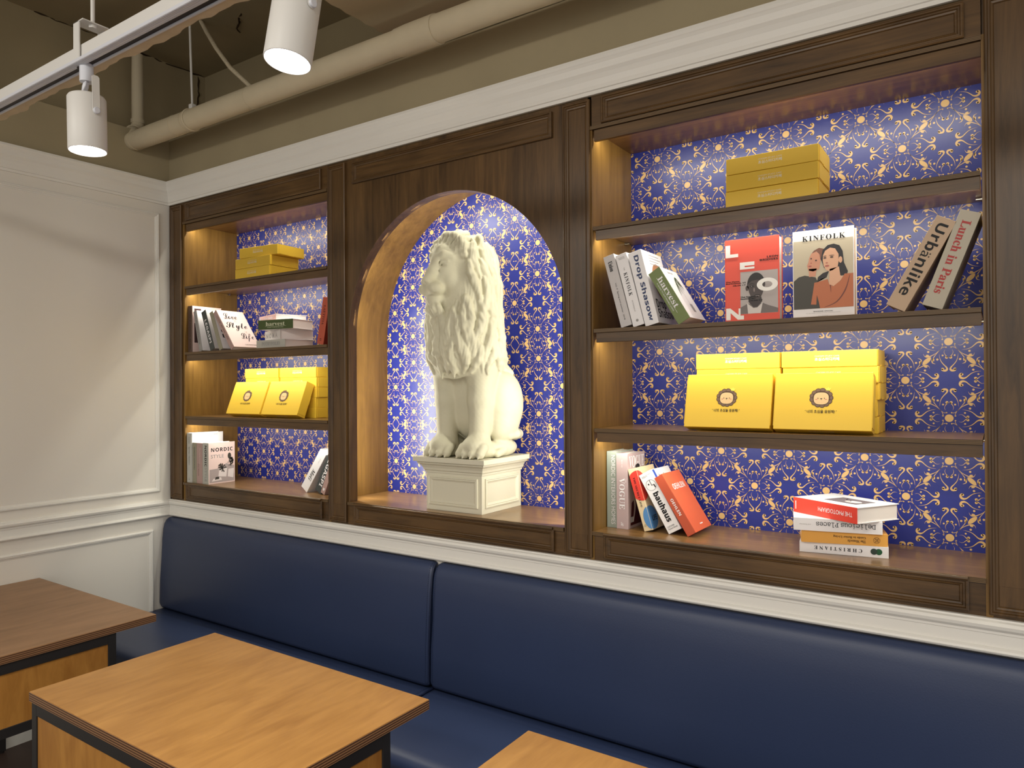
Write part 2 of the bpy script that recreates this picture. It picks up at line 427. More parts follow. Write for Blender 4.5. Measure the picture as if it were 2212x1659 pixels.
def bookcase(label, x0, x1, f0, f1, lx0, lx1):
    """Recessed bay: three shelves, sill, header, printed back; x0..x1 clear opening."""
    t = thing('bookcase', (x0, 0.0, 1.012), label, 'bookcase', 'built-in bookcases in the paneled wall')
    for a, b in ((x0-0.015, x0), (x1, x1+0.015)):
        build('side_panel', MB().box(a, b, 0.004, 0.318, 1.012, 2.44), WI_Z, t)
    build('back_panel', MB().box(x0-0.015, x1+0.015, 0.310, 0.318, 1.10, 2.44), WALLP, t)
    build('top_board', MB().box(x0, x1, 0.024, 0.310, 2.428, 2.440), WI_X, t)
    for z in (2.106, 1.770, 1.444):
        s = build('shelf', MB().box(x0+0.004, x1-0.004, 0.003, 0.309, z-0.012, z), WI_X, t)
        build('shelf_edge', MB().box(x0+0.004, x1-0.004, 0.0, 0.0028, z-0.012, z), SHELF_E, s)
        build('shelf_lip', MB().box(x0+0.010, x1-0.004, 0.007, 0.019, z-0.044, z-0.0123), W_X, s, bevel=0.0008)
        for px in (x0+0.010, x1-0.010):
            build('shelf_pin', MB().tube([(px-0.008, 0.25, z-0.0170), (px+0.010, 0.25, z-0.0170)], 0.0045, 12), CHROME, s)
    for z in (2.428, 2.094, 1.758, 1.432):
        build('led_strip', MB().box(x0+0.012, x1-0.012, 0.026, 0.040, z-0.010, z-0.0005), LED_M, t)
    # header
    h = build('header_panel', MB().box(x0-0.015, x1, 0.006, 0.024, 2.440, 2.537), W_X, t)
    panel_frame(h, f0, f1, 2.440, 2.529)
    build('header_edge', MB().box(x0-0.012, x1, -0.001, 0.024, 2.426, 2.438), SHELF_E, h)
    build('header_lip', MB().box(x0+0.006, x1, 0.008, 0.020, 2.389, 2.4258), W_X, h, bevel=0.0008)
    # sill and the framed board under it
    sl = build('sill', MB().box(x0, x1, 0.003, 0.310, 1.094, 1.106), WI_X, t)
    build('sill_edge', MB().box(x0-0.012, x1, -0.002, 0.0028, 1.094, 1.106), SHELF_E, sl)
    b = build('base_panel', MB().box(x0-0.015, x1, 0.006, 0.024, 1.012, 1.0938), W_X, t)
    panel_frame(b, f0, f1, 1.021, 1.101)
    build('bead', MB().tube([(f0+0.002, -0.007, 1.1015), (f1-0.002, -0.007, 1.1015)], 0.0055, 12), W_X, b)
    return t
bc1 = bookcase('narrower dark walnut bookcase bay next to the white corner, lit golden inside', 0.130, 1.200, 0.147, 1.164, 0, 0)
bc2 = bookcase('wider-looking dark walnut bookcase bay right of the arched niche', 2.472, 3.545, 2.509, 3.510, 0, 0)

def pilaster(x0, x1, label, grp=None):
    t = thing('pilaster', (x0, 0.0, 1.012), label, 'pilaster', 'dark walnut pilasters between the bays')
    build('post', MB().box(x0, x1, 0.006, 0.050, 1.012, 2.537), W_Z, t)
    build('molding', MB().frame(x0+0.004, x1-0.003, 1.020, 2.528, FM, fb), W_Z, t)
    build('lower_board', MB().box(x0+0.026, x1-0.025, 0.0045, 0.0062, 1.043, 1.090), W_Z, t)
    return t
pilaster(0.003, 0.115, 'dark walnut pilaster in the corner beside the white wall')
pilaster(1.202, 1.316, 'dark walnut pilaster between the left bookcase and the lion niche')
pilaster(2.360, 2.470, 'dark walnut pilaster between the lion niche and the right bookcase')
pilaster(3.547, 3.660, 'dark walnut pilaster at the far right edge of the picture')

# ================================================================== arched niche
NY = 0.322
nt_ = thing('arched_niche', (NCX, 0.0, 1.012), 'dark walnut arched niche with blue and gold wallpaper behind the white lion', 'niche')
R1, R2 = 0.522, 0.606
arc = [(NCX+R1*math.cos(PI*k/64), NCZ+R1*math.sin(PI*k/64)) for k in range(65)]
poly = [(1.316, 1.106), (1.316, 2.537), (2.360, 2.537), (2.360, 1.106), (NCX+R1, 1.106)]+arc+[(NCX-R1, 1.106)]
build('arch_panel', MB().prism(poly, lambda u, v, d: (u, d, v), 0.006, 0.050), W_Z, nt_, bevel=0.0012)
h = build('header_panel', MB().box(1.357, 2.320, 0.0045, 0.0062, 2.44, 2.51), W_X, nt_)
panel_frame(h, 1.355, 2.322, 2.431, 2.520)
# inner vault, wider than the front arch, the light strip sits behind the front
n = 48
sec = [(NCX-R2, 1.094)]+[(NCX-R2*math.cos(PI*k/n), NCZ+R2*math.sin(PI*k/n)) for k in range(n+1)]+[(NCX+R2, 1.094)]
mb = MB()
vs = [(a, 0.050, b) for a, b in sec]+[(a, NY+0.002, b) for a, b in sec]
m_ = len(sec)
mb.add(vs, [(i, i+1, i+1+m_, i+m_) for i in range(m_-1)], True)
build('vault_lining', mb, WI_Z, nt_)
# cheeks that close the space between front arch and vault
build('back_panel', MB().box(1.232, 2.462, NY, NY+0.010, 1.094, 2.43), WALLP, nt_)
n_s = build('sill', MB().box(1.232, 2.462, 0.0062, NY, 1.094, 1.106), WI_X, nt_)
build('sill_edge', MB().box(1.318, 2.358, -0.002, 0.0060, 1.094, 1.106), SHELF_E, n_s)
b = build('base_panel', MB().box(1.316, 2.360, 0.006, 0.024, 1.012, 1.0938), W_X, nt_)
panel_frame(b, 1.357, 2.321, 1.021, 1.099)
build('bead', MB().tube([(1.360, -0.006, 1.0995), (2.318, -0.006, 1.0995)], 0.0050, 12), W_X, b)
RS = 0.575
sp = [(NCX-RS, 0.060, 1.112)]+[(NCX-RS*math.cos(PI*k/32), 0.060, NCZ+RS*math.sin(PI*k/32)) for k in range(33)]+[(NCX+RS, 0.060, 1.112)]
build('led_strip', MB().tube(sp, 0.006, 8), LED_M, nt_)
# ================================================================== wallpaper print
# one motif, traced in millimetres round its disc; strokes are (points, widths)
LA = 0.110
def smooth_path(pts, k=4):
    P = [Vector((*p, 0)) for p in pts]; out = []
    for i in range(len(P)-1):
        p0 = P[max(i-1, 0)]; p1 = P[i]; p2 = P[i+1]; p3 = P[min(i+2, len(P)-1)]
        for j in range(k):
            t = j/k
            out.append(0.5*((2*p1)+(-p0+p2)*t+(2*p0-5*p1+4*p2-p3)*t*t+(-p0+3*p1-3*p2+p3)*t**3))
    out.append(P[-1]); return out
def stroke(pts, wds, k=3):
    P = smooth_path(pts, k); n = len(P); L_, R_ = [], []
    for i, p in enumerate(P):
        t = (P[min(i+1, n-1)]-P[max(i-1, 0)]); t = t.normalized() if t.length > 0 else Vector((1, 0, 0))
        nn = Vector((-t.y, t.x, 0)); s = i/(n-1)*(len(wds)-1); j = min(int(s), len(wds)-2); wd = wds[j]+(wds[j+1]-wds[j])*(s-j)
        L_.append(p+nn*wd/2); R_.append(p-nn*wd/2)
    return [[(L_[i].x, L_[i].y), (L_[i+1].x, L_[i+1].y), (R_[i+1].x, R_[i+1].y), (R_[i].x, R_[i].y)] for i in range(n-1)]
quad = []
quad += stroke([(22.8, 9.1), (28.9, 10.9), (34.3, 8.9), (38.5, 4.6), (42.2, 2.6), (45.4, 2.6)], [0.2, 0.7, 1.0, 1.8, 3.2, 3.6])
quad += [ell(45.4, 4.7, 3.7, 3.5, 12)]
quad += [ell(38.6, 15.6, 2.5, 2.5, 10)]
quad += stroke([(32.0, 24.4), (42.9, 23.1), (53.7, 19.1), (62.0, 12.1), (68.0, 6.4), (74.6, 4.2), (80.5, 6.0), (83.0, 11.5), (81.0, 16.5), (77.6, 16.2)],
               [0.2, 0.9, 1.8, 2.4, 3.2, 5.2, 6.2, 6.2, 5.6, 5.0])
quad += [ell(77.6, 15.2, 3.4, 3.4, 12)]
quad += stroke([(8.8, 22.7), (11.1, 29.5), (9.1, 36.5), (5.8, 41.0), (3.2, 45.2)], [0.2, 0.8, 1.1, 2.0, 3.0])
quad += [ell(5.2, 45.4, 3.8, 3.6, 12), ell(14.8, 39.2, 2.5, 2.5, 10)]
quad += stroke([(23.3, 34.2), (22.2, 45.3), (18.3, 57.0), (11.6, 66.5), (6.2, 72.8), (4.0, 78.0), (5.8, 82.0), (10.5, 83.2), (15.5, 81.5), (16.0, 78.0)],
               [0.2, 0.9, 1.8, 2.4, 3.4, 4.6, 5.6, 5.6, 5.4, 4.6])
quad += [ell(15.0, 78.2, 3.6, 3.4, 12)]
quad += stroke([(6.7, 16.0), (9.7, 15.0), (15.2, 16.8), (21.9, 23.1), (30.4, 32.1), (40.0, 38.1), (48.4, 42.2), (55.6, 42.8), (60.6, 39.7), (63.1, 33.3)],
               [1.6, 1.3, 1.1, 1.1, 1.3, 1.9, 3.0, 2.8, 1.2, 0.2])
quad += [ell(6.4, 15.8, 2.1, 2.1, 10)]
quad += stroke([(15.3, 6.9), (15.0, 11.1), (18.3, 18.5), (24.3, 26.3), (31.5, 36.1), (37.5, 45.3), (41.3, 54.0), (40.0, 60.4), (32.5, 63.8)],
               [1.6, 1.2, 1.1, 1.1, 1.3, 1.9, 3.0, 2.4, 0.2])
quad += [ell(15.3, 6.9, 2.1, 2.1, 10)]
quad += [[(47.5, 40.5), (50.5, 36.6), (54.0, 36.0), (57.8, 36.9), (55.0, 38.0), (58.3, 40.0), (54.0, 42.0)]]
quad += [[(39.0, 46.0), (36.0, 48.5), (35.4, 52.2), (36.6, 56.6), (37.8, 54.4), (40.0, 57.0), (41.4, 52.0)]]
quad += [ell(50.7, 28.2, 3.0, 3.0, 12), ell(28.0, 50.8, 3.0, 3.0, 12)]
bud = [(43.6, 44.0), (48.4, 43.9), (54.4, 46.6), (58.5, 50.0), (61.5, 52.8), (64.8, 58.3), (65.9, 65.6), (60.6, 65.5), (55.0, 62.9), (51.0, 59.4), (47.8, 56.2), (44.4, 51.0)]
MOT = [ell(0, 0, 10.8, 10.8, 20)]
for sx in (1, -1):
    for sy in (1, -1):
        for p in quad: MOT.append([(sx*a, sy*b) for a, b in p])
for sx in (1, -1): MOT.append([(sx*a, -b) for a, b in bud])

def print_region(parent, x0, x1, z0, z1, bx, bz, y, ax=LA, az=LA):
    bm = bmesh.new()
    vs, fs = [], []
    for i in range(-16, 17):
        for j in range(-16, 17):
            if (i+j) % 2: continue
            cx, cz = bx+i*ax, bz+j*az
            if cx < x0-0.09 or cx > x1+0.09 or cz < z0-0.09 or cz > z1+0.09: continue
            for p in MOT:
                o = len(vs); vs += [(cx+a/1000*ax/LA, y, cz+b/1000*az/LA) for a, b in p]; fs.append(tuple(range(o, o+len(p))))
    me = bpy.data.meshes.new('tmp'); me.from_pydata(vs, [], fs); bm.from_mesh(me); bpy.data.meshes.remove(me)
    for co, no in (((x0, 0, 0), (-1, 0, 0)), ((x1, 0, 0), (1, 0, 0)), ((0, 0, z0), (0, 0, -1)), ((0, 0, z1), (0, 0, 1))):
        bmesh.ops.bisect_plane(bm, geom=bm.verts[:]+bm.edges[:]+bm.faces[:], plane_co=co, plane_no=no, clear_outer=True)
    T = rmat(root_of(parent)).inverted(); bm.transform(T)
    nv = [(v.co.x, v.co.y, v.co.z) for v in bm.verts]; bm.verts.index_update()
    nf = [tuple(v.index for v in f.verts) for f in bm.faces]; bm.free()
    return nv, nf
def wall_print(parent, regs, y):
    mb = MB()
    for r in regs:
        v, f = print_region(parent, *r, y=y); mb.add(v, f)
    o = build('printed_pattern', mb, GOLDP, parent, local=True); o['kind'] = 'stuff'
    return o
bp1 = [c for c in bc1.children if c.name.startswith('back_panel')][0]
bp2 = [c for c in bc2.children if c.name.startswith('back_panel')][0]
bpn = [c for c in nt_.children if c.name.startswith('back_panel')][0]
wall_print(bp1, [(0.131, 1.199, 2.107, 2.427, 0.459, 2.393, ), (0.131, 1.199, 1.771, 2.093, 0.463, 2.048), (0.131, 1.199, 1.445, 1.757, 0.466, 1.706),
                 (0.131, 1.199, 1.107, 1.431, 0.465, 1.362)], 0.3095)
wall_print(bp2, [(2.473, 3.544, 2.107, 2.427, 2.574, 2.391), (2.473, 3.544, 1.771, 2.093, 3.237, 2.048), (2.473, 3.544, 1.445, 1.757, 3.457, 1.704),
                 (2.473, 3.544, 1.107, 1.431, 3.456, 1.361)], 0.3095)
ns = [(1.24, 2.455, 2.092, 2.43, 1.954, 2.266), (1.24, 2.455, 1.755, 2.092, 1.951, 1.923), (1.24, 2.455, 1.415, 1.755, 2.064, 1.695), (1.24, 2.455, 1.107, 1.415, 2.064, 1.358)]
wall_print(bpn, [(a, b, c, d, e-0.002, f) for a, b, c, d, e, f in ns], NY-0.0005)
# ================================================================== banquette
BP = [(-0.003, 0.463), (-0.050, 0.463), (-0.062, 0.468), (-0.068, 0.482), (-0.067, 0.60), (-0.061, 0.72), (-0.053, 0.82), (-0.046, 0.875),
      (-0.040, 0.898), (-0.030, 0.914), (-0.018, 0.922), (-0.003, 0.924)]
SP = [(-0.003, 0.280), (-0.470, 0.280), (-0.485, 0.286), (-0.494, 0.300), (-0.496, 0.400), (-0.494, 0.430), (-0.484, 0.447), (-0.466, 0.456), (-0.440, 0.461),
      (-0.30, 0.4615), (-0.16, 0.461), (-0.12, 0.4600), (-0.106, 0.4585), (-0.100, 0.4590), (-0.090, 0.4605), (-0.003, 0.4605)]
def cushion(name, prof, x0, x1, t, anchor, e=(0, 0.002, 0.006, 0.012, 0.022), f=(0.0, 0.35, 0.66, 0.87, 1.0), d=0.016):
    """Upholstered bar: profile carried along x with rounded ends; anchor pulls the end rings in."""
    st = [(x0+a, b) for a, b in zip(e, f)]+[(x1-a, b) for a, b in reversed(list(zip(e, f)))]
    n = len(prof); vs = []
    cy, cz = anchor
    for x, s in st:
        k = (1-s)*d
        for (y, z) in prof:
            dy, dz = cy-y, cz-z; L_ = math.hypot(dy, dz) or 1
            vs.append((x, min(y+dy/L_*k, -0.002), z+dz/L_*k))
    fs = []
    for i in range(len(st)-1):
        for j in range(n): fs.append((i*n+j, i*n+(j+1) % n, (i+1)*n+(j+1) % n, (i+1)*n+j))
    fs += [tuple(range(n-1, -1, -1)), tuple(range((len(st)-1)*n, len(st)*n))]
    mb = MB().add(vs, fs, True)
    return build(name, mb, LEATHER, t)
def stitches(prof, x, t, y_ok=lambda y, z: True):
    mb = MB()
    P = [Vector((x, a, b)) for a, b in prof]
    for i in range(len(P)-1):
        seg = P[i+1]-P[i]; L_ = seg.length
        if L_ < 0.003: continue
        k = max(1, int(L_/0.0075))
        for j in range(k):
            a = P[i]+seg*((j+0.2)/k); b = P[i]+seg*((j+0.75)/k)
            if not y_ok(a.y, a.z): continue
            nn = Vector((0, seg.z, -seg.y)).normalized()
            if nn.y > 0.2 or (abs(nn.y) <= 0.2 and nn.z < 0): nn = -nn
            o = nn*0.0004; sx = Vector((0.0009, 0, 0))
            mb.add([a-sx+o, a+sx+o, b+sx+o, b-sx+o], [(0, 1, 2, 3)])
    o = build('stitching', mb, LEATHER_D, t); o['kind'] = 'stuff'
def banquette(x0, x1, label):
    t = thing('banquette', ((x0+x1)/2, -0.25, FZ), label, 'bench', 'navy banquette modules along the wall')
    b = cushion('backrest', BP, x0, x1, t, (-0.02, 0.70))
    s = cushion('seat', SP, x0, x1, t, (-0.25, 0.37))
    build('base', MB().box(x0+0.01, x1-0.01, -0.47, -0.004, FZ, 0.281), LEATHER_D, t)
    for xx in (x0+0.0125, x1-0.0125):
        stitches([p for p in BP if p[1] > 0.475], xx, b); stitches([p for p in SP if p[1] > 0.44], xx, s)
    return t
banquette(0.006, 1.8125, 'shorter navy leatherette banquette module in the white corner behind two tables')
banquette(1.8215, 4.60, 'longer navy leatherette banquette module filling the right side under the bookcase')
mb = MB(); mb.tube([(1.817, a, b) for a, b in BP if b > 0.47 and a < -0.004], 0.0035, 8)
mb.tube([(1.817, a+0.004, b-0.004) for a, b in SP if b > 0.455], 0.0035, 8)
one('piping', mb, LEATHER_D, 'dark navy welt running down the joint between the two banquette modules', 'trim', origin=(1.817, -0.05, 0.463))

# ================================================================== tables
def table(x0, x1, label, top, ori=(0, 0)):
    y0, y1 = -1.195, -0.621
    zt = 0.740
    t = thing('table', ((x0+x1)/2, (y0+y1)/2, FZ), label, 'table', 'plywood-topped tables with black steel frames')
    tp = build('tabletop', MB().box(x0, x1, y0, y1, zt-0.0275, zt), top, t, bevel=0.0012)
    # ply edge: thin skins on the four sides
    mb = MB(); e = 0.0006
    mb.box(x0-e, x1+e, y0-e, y0, zt-0.027, zt-0.0018).box(x0-e, x1+e, y1, y1+e, zt-0.027, zt-0.0018)
    mb.box(x0-e, x0, y0, y1, zt-0.027, zt-0.0018).box(x1, x1+e, y0, y1, zt-0.027, zt-0.0018)
    build('plywood_edge', mb, TOP_E, tp)
    L_ = 0.028; zf = zt-0.0280
    xa, xb, ya, yb = x0+0.004, x1-0.004, y0+0.004, -0.765
    for (a, b) in ((xa, ya), (xb-L_, ya), (xa, yb-L_), (xb-L_, yb-L_)):
        build('leg', MB().box(a, a+L_, b, b+L_, FZ+0.006, zf), BLACKM, t, bevel=0.0015)
    for z0, z1 in ((zf-0.034, zf), (0.474, 0.506)):
        build('rail', MB().box(xa+L_, xb-L_, ya, ya+L_, z0, z1), BLACKM, t, bevel=0.001)
        build('rail', MB().box(xa+L_, xb-L_, yb-L_, yb, z0, z1), BLACKM, t, bevel=0.001)
        build('rail', MB().box(xa, xa+L_, ya+L_, yb-L_, z0, z1), BLACKM, t, bevel=0.001)
        build('rail', MB().box(xb-L_, xb, ya+L_, yb-L_, z0, z1), BLACKM, t, bevel=0.001)
    zp0, zp1 = 0.506, zf-0.034
    build('side_panel', MB().box(xa+L_, xb-L_, ya+0.004, ya+0.014, zp0, zp1), PAN_W, t)
    build('side_panel', MB().box(xa+0.004, xa+0.014, ya+L_, yb-L_, zp0, zp1), PAN_W, t)
    build('side_panel', MB().box(xb-0.014, xb-0.004, ya+L_, yb-L_, zp0, zp1), PAN_W, t)
    build('shelf_board', MB().box(xa+0.014, xb-0.014, ya+0.014, yb-L_, 0.480, 0.490), PAN_W, t)
    for (a, b) in ((xa, ya), (xb-L_, ya), (xa, yb-L_), (xb-L_, yb-L_)):
        build('foot', MB().tube([(a+L_/2, b+L_/2, FZ), (a+L_/2, b+L_/2, FZ+0.0065)], 0.012, 12), BLACKM, t)
    return t
table(0.006, 0.956, 'browner plywood-topped table at the far left beside the white wall', TOP_W2)
table(1.326, 2.294, 'golden plywood-topped table in the middle foreground with black steel frame', TOP_W)
table(2.613, 3.575, 'golden plywood-topped table of which only the back corner shows at the bottom edge', TOP_W)

# ================================================================== plinth
PX0, PX1, PY0, PY1 = 1.711, 1.981, 0.048, 0.312
pl = thing('plinth', ((PX0+PX1)/2, (PY0+PY1)/2, 1.106), 'white painted square plinth with paneled sides carrying the lion statue', 'plinth')
build('body', MB().box(PX0, PX1, PY0, PY1, 1.106, 1.262), PLINTH, pl, bevel=0.001)
cor = [(0.0, 1.250), (0.003, 1.251), (0.004, 1.258), (0.008, 1.262), (0.010, 1.270), (0.016, 1.280), (0.024, 1.286), (0.026, 1.287), (0.026, 1.295), (0.0, 1.295)]
mb = MB(); vs = []
for o_, z in cor:
    vs += [(PX0-o_, PY0-o_, z), (PX1+o_, PY0-o_, z), (PX1+o_, PY1+min(o_, 0.006), z), (PX0-o_, PY1+min(o_, 0.006), z)]
mb.add(vs, [(i*4+k, i*4+(k+1) % 4, (i+1)*4+(k+1) % 4, (i+1)*4+k) for i in range(len(cor)-1) for k in range(4)])
build('cornice', mb, PLINTH, pl)
build('slab', MB().box(PX0-0.038, PX1+0.038, PY0-0.038, PY1+0.007, 1.2951, 1.3135), PLINTH, pl, bevel=0.0012)
PMO = [(0, 0), (0, 0.006), (0.004, 0.007), (0.007, 0.0045), (0.010, 0.006), (0.014, 0.003), (0.018, 0.001), (0.018, 0)]
build('molding', MB().frame(PX0+0.016, PX1-0.018, 1.128, 1.238, PMO, lambda u, v, h: (u, PY0-h, v)), PLINTH, pl)
build('molding', MB().frame(PY0+0.018, PY1-0.022, 1.128, 1.238, PMO, lambda u, v, h: (PX1+h, u, v)), PLINTH, pl)
build('molding', MB().frame(PY0+0.018, PY1-0.022, 1.128, 1.238, PMO, lambda u, v, h: (PX0-h, u, v)), PLINTH, pl)

# ================================================================== yellow gift boxes
BW, BD, BH = 0.256, 0.165, 0.0472
WHITEP = flat(244, 236, 210); BRN = flat(118, 92, 74); FACE = flat(226, 190, 138); PINKP = flat(214, 130, 110)
def gift_box_proto():
    t = thing('gift_box', (0, 0, 0), 'x', 'box')
    mb = MB().box(0, BW, 0, BD, 0, BH)
    b = build('carton', mb, YEL, t, local=True, bevel=0.0012)
    # side flap tucked over the right end, with its small tab
    mb = MB().box(BW, BW+0.0012, 0.010, BD-0.012, 0.003, BH-0.0006)
    mb.box(BW, BW+0.0018, 0.065, 0.100, 0.0005, 0.006)
    build('end_flap', mb, YEL, t, local=True)
    mb = MB().box(-0.0012, 0, 0.010, BD-0.012, 0.003, BH-0.0006)
    build('end_flap', mb, YEL, t, local=True)
    letter(t, '초심스터디카페', (0.126, 0, 0.0225), (1, 0, 0), (0, 0, 1), 0.066, 0.0095, WHITEP, weight=0.02)
    letter(t, 'CHOSIM STUDY CAFE', (0.126, 0, 0.0315), (1, 0, 0), (0, 0, 1), 0.066, 0.0040, WHITEP)
    # printed top: round emblem with the slogan under it
    cx, cy = 0.126, 0.092
    D_ = ((1, 0, 0), (0, 1, 0)); o = (0, 0, BH)
    ring = MB()
    e = decal(t, 'emblem', (cx, cy, BH), *D_, [ell(0.0235*math.cos(2*PI*k/13), 0.021*math.sin(2*PI*k/13), 0.0082, 0.0078, 14) for k in range(13)]+[ell(0, 0, 0.024, 0.021, 24)], INK, 0.0005)
    decal(e, 'emblem_ring', (cx, cy, BH), *D_, [ell(0.0235*math.cos(2*PI*k/13), 0.021*math.sin(2*PI*k/13), 0.0070, 0.0066, 14) for k in range(13)]+[ell(0, 0, 0.023, 0.020, 24)], BRN, 0.0007)
    fo = [(0.0198*(abs(math.cos(a))**0.75)*(1 if math.cos(a) > 0 else -1), -0.002+0.0175*(abs(math.sin(a))**0.75)*(1 if math.sin(a) > 0 else -1)) for a in [2*PI*k/32 for k in range(32)]]
    decal(e, 'emblem_outline', (cx, cy, BH), *D_, [[(a*1.05, -0.002+(b+0.002)*1.06) for a, b in fo]], INK, 0.0009)
    decal(e, 'emblem_disc', (cx, cy, BH), *D_, [fo], FACE, 0.0011)
    decal(e, 'emblem_marks', (cx, cy, BH), *D_, [ell(-0.0085, -0.0015, 0.0013, 0.0013, 10), ell(0.0085, -0.0015, 0.0013, 0.0013, 10), ell(0, -0.0028, 0.0032, 0.0012, 10), [(-0.0004, -0.0035), (0.0004, -0.0035), (0.0004, -0.0065), (-0.0004, -0.0065)]], INK, 0.0013)
    decal(e, 'emblem_blush', (cx, cy, BH), *D_, [ell(-0.0125, -0.0045, 0.0032, 0.0010, 10), ell(0.0125, -0.0045, 0.0032, 0.0010, 10)], PINKP, 0.0013)
    decal(e, 'emblem_crown', (cx, cy, BH), *D_, [[(0.012, 0.0215), (0.010, 0.030), (0.0145, 0.0265), (0.0175, 0.032), (0.020, 0.0265), (0.0245, 0.029), (0.0215, 0.0205)]], flat(250, 226, 90), 0.0013)
    letter(t, "' 너의 초심을 응원해! '", (cx, cy-0.0395, BH), *D_, 0.082, 0.0098, INK, weight=0.015)
    return t
gb0 = gift_box_proto()
def copy_thing(src, loc, rot, label, group):
    r = src.copy(); COL.objects.link(r); r.location = loc; r.rotation_euler = rot
    r['label'] = label; r['group'] = group
    for ch in list(src.children):
        c = ch.copy(); COL.objects.link(c); c.parent = r
        for g in list(ch.children):
            d = g.copy(); COL.objects.link(d); d.parent = c
    return r
used0 = [False]
def gift_box(loc, rot, label, group):
    if not used0[0]:
        used0[0] = True
        gb0.location = loc; gb0.rotation_euler = rot; gb0['label'] = label; gb0['group'] = group
        return gb0
    return copy_thing(gb0, loc, rot, label, group)
R_ = math.radians
# leaning pairs on the third shelves
G3, G3L = 'yellow gift boxes on the third shelf of the right bookcase', 'yellow gift boxes on the third shelf of the left bookcase'
a = R_(75)
gift_box((2.771, 0.073, 1.4445), (a, 0, 0), 'yellow gift box with lion emblem leaning at left, right bookcase third shelf', G3)
gift_box((3.037, 0.073, 1.4445), (a, 0, 0), 'yellow gift box with lion emblem leaning at right, right bookcase third shelf', G3)
a = R_(69)
gift_box((0.433, 0.076, 1.4445), (a, 0, 0), 'yellow gift box with lion emblem leaning at left, left bookcase third shelf', G3L)
gift_box((0.704, 0.076, 1.4445), (a, 0, 0), 'yellow gift box with lion emblem leaning at right, left bookcase third shelf', G3L)
ords = ['bottom', 'second from bottom', 'middle', 'second from top', 'top']
for k in range(5):
    dx = [0.001, -0.002, 0.004, 0.003, 0.0][k]; dy = [-0.004, 0.0, 0.002, 0.001, -0.002][k]
    gift_box((3.040+dx, 0.122+dy, 1.4442+k*(BH+0.0002)), (0, 0, R_([0.5, -0.6, 0.4, -0.3, 0.0][k])), 'yellow gift box, %s of the right-hand stack, right bookcase third shelf' % ords[k], G3)
    lab = 'yellow gift box, %s of the left-hand stack, right bookcase third shelf' % ords[k] if k > 2 else 'yellow gift box hidden low in the left-hand stack, right bookcase third shelf'
    gift_box((2.778+dx*0.5, 0.122+dy*0.5, 1.4442+k*(BH+0.0002)), (0, 0, 0), lab, G3 if k > 2 else 'hidden boxes of the left-hand stack, right bookcase')
    gift_box((0.711+dx*0.7, 0.137+dy*0.5, 1.4442+k*(BH+0.0002)), (0, 0, 0), 'yellow gift box, %s of the right-hand stack, left bookcase third shelf' % ords[k], G3L)
    lab = 'yellow gift box, %s of the left-hand stack, left bookcase third shelf' % ords[k] if k > 2 else 'yellow gift box hidden low in the left-hand stack, left bookcase third shelf'
    gift_box((0.441+dx*0.7, 0.137+dy*0.5, 1.4442+k*(BH+0.0002)), (0, 0, 0), lab, G3L if k > 2 else 'hidden boxes of the left-hand stack, left bookcase')
# stacks of three on the top shelves
G1 = 'yellow gift boxes on the top shelves'
o3 = ['bottom', 'middle', 'top']
for k in range(3):
    gift_box((2.9095+[0, 0.0015, 0.0025][k], 0.014, 2.1062+k*(BH+0.0012)), (0, 0, R_([0.3, -0.2, 0.2][k])), 'yellow gift box, %s of three stacked on the right bookcase top shelf' % o3[k], G1)
    gift_box(([0.541, 0.543, 0.580][k], 0.012-[0, 0, 0.004][k], 2.1062+k*(BH+0.0008)), (0, 0, R_([0, 0.5, 4.5][k])), 'yellow gift box, %s of three stacked on the left bookcase top shelf' % o3[k], G1)

# ================================================================== books
def book(label, loc, t_, h, d, cover, spine=None, lean=0.0, mode='stand', yaw=0.0, group=None, right=False, pages=None, over=0.0025, back=None):
    """mode stand: spine to the room; lie: flat, spine to the room; front: cover to the room."""
    rot = (0, R_(lean), 0) if mode != 'lie' else (0, 0, R_(yaw))
    t = thing('book', loc, label, 'book', group, rot)
    if mode == 'stand': P = (lambda a, b, c: (a-t_, b, c)) if right else (lambda a, b, c: (a, b, c))
    elif mode == 'lie': P = lambda a, b, c: (c, b, a)
    else: P = lambda a, b, c: (b, a, c)
    def bx(mb, a0, a1, b0, b1, c0, c1):
        p, q = P(a0, b0, c0), P(a1, b1, c1)
        mb.box(*[v for k in range(3) for v in (min(p[k], q[k]), max(p[k], q[k]))])
    cb = 0.0022
    mb = MB(); bx(mb, 0, cb, cb, d, 0, h); bx(mb, t_-cb, t_, cb, d, 0, h)
    build('cover', mb, cover, t, local=True, bevel=0.0005)
    mb = MB(); bx(mb, 0, t_, 0, cb, 0, h)
    build('spine', mb, spine or cover, t, local=True, bevel=0.0007)
    mb = MB(); bx(mb, cb, t_-cb, cb, d-over, over, h-over)
    build('pages', mb, pages or PAGE, t, local=True)
    return t
def sp_text(t, body, t_, h, c, ln, wd, m, right=False, a=None, **kw):
    """lettering down the spine of a standing book: centre height c, length ln, cap size wd"""
    x = (a if a is not None else t_/2)-(t_ if right else 0)
    letter(t, body, (x, 0, c), (0, 0, -1), (1, 0, 0), ln, wd, m, **kw)
def li_text(t, body, c, z, ln, wd, m, flip=False, **kw):
    d, u = ((-1, 0, 0), (0, 0, -1)) if flip else ((1, 0, 0), (0, 0, 1))
    letter(t, body, (c, 0, z), d, u, ln, wd, m, **kw)
WHT = flat(236, 234, 236); GRY = flat(200, 196, 196); NAVY = flat(34, 50, 96); GREEN = flat(112, 128, 72); DG = flat(66, 82, 40)
RED = flat(226, 84, 66); CREAM = flat(226, 206, 168); SAGE = flat(156, 166, 156); MAUVE = flat(184, 162, 162); ORANGE = flat(224, 104, 66)
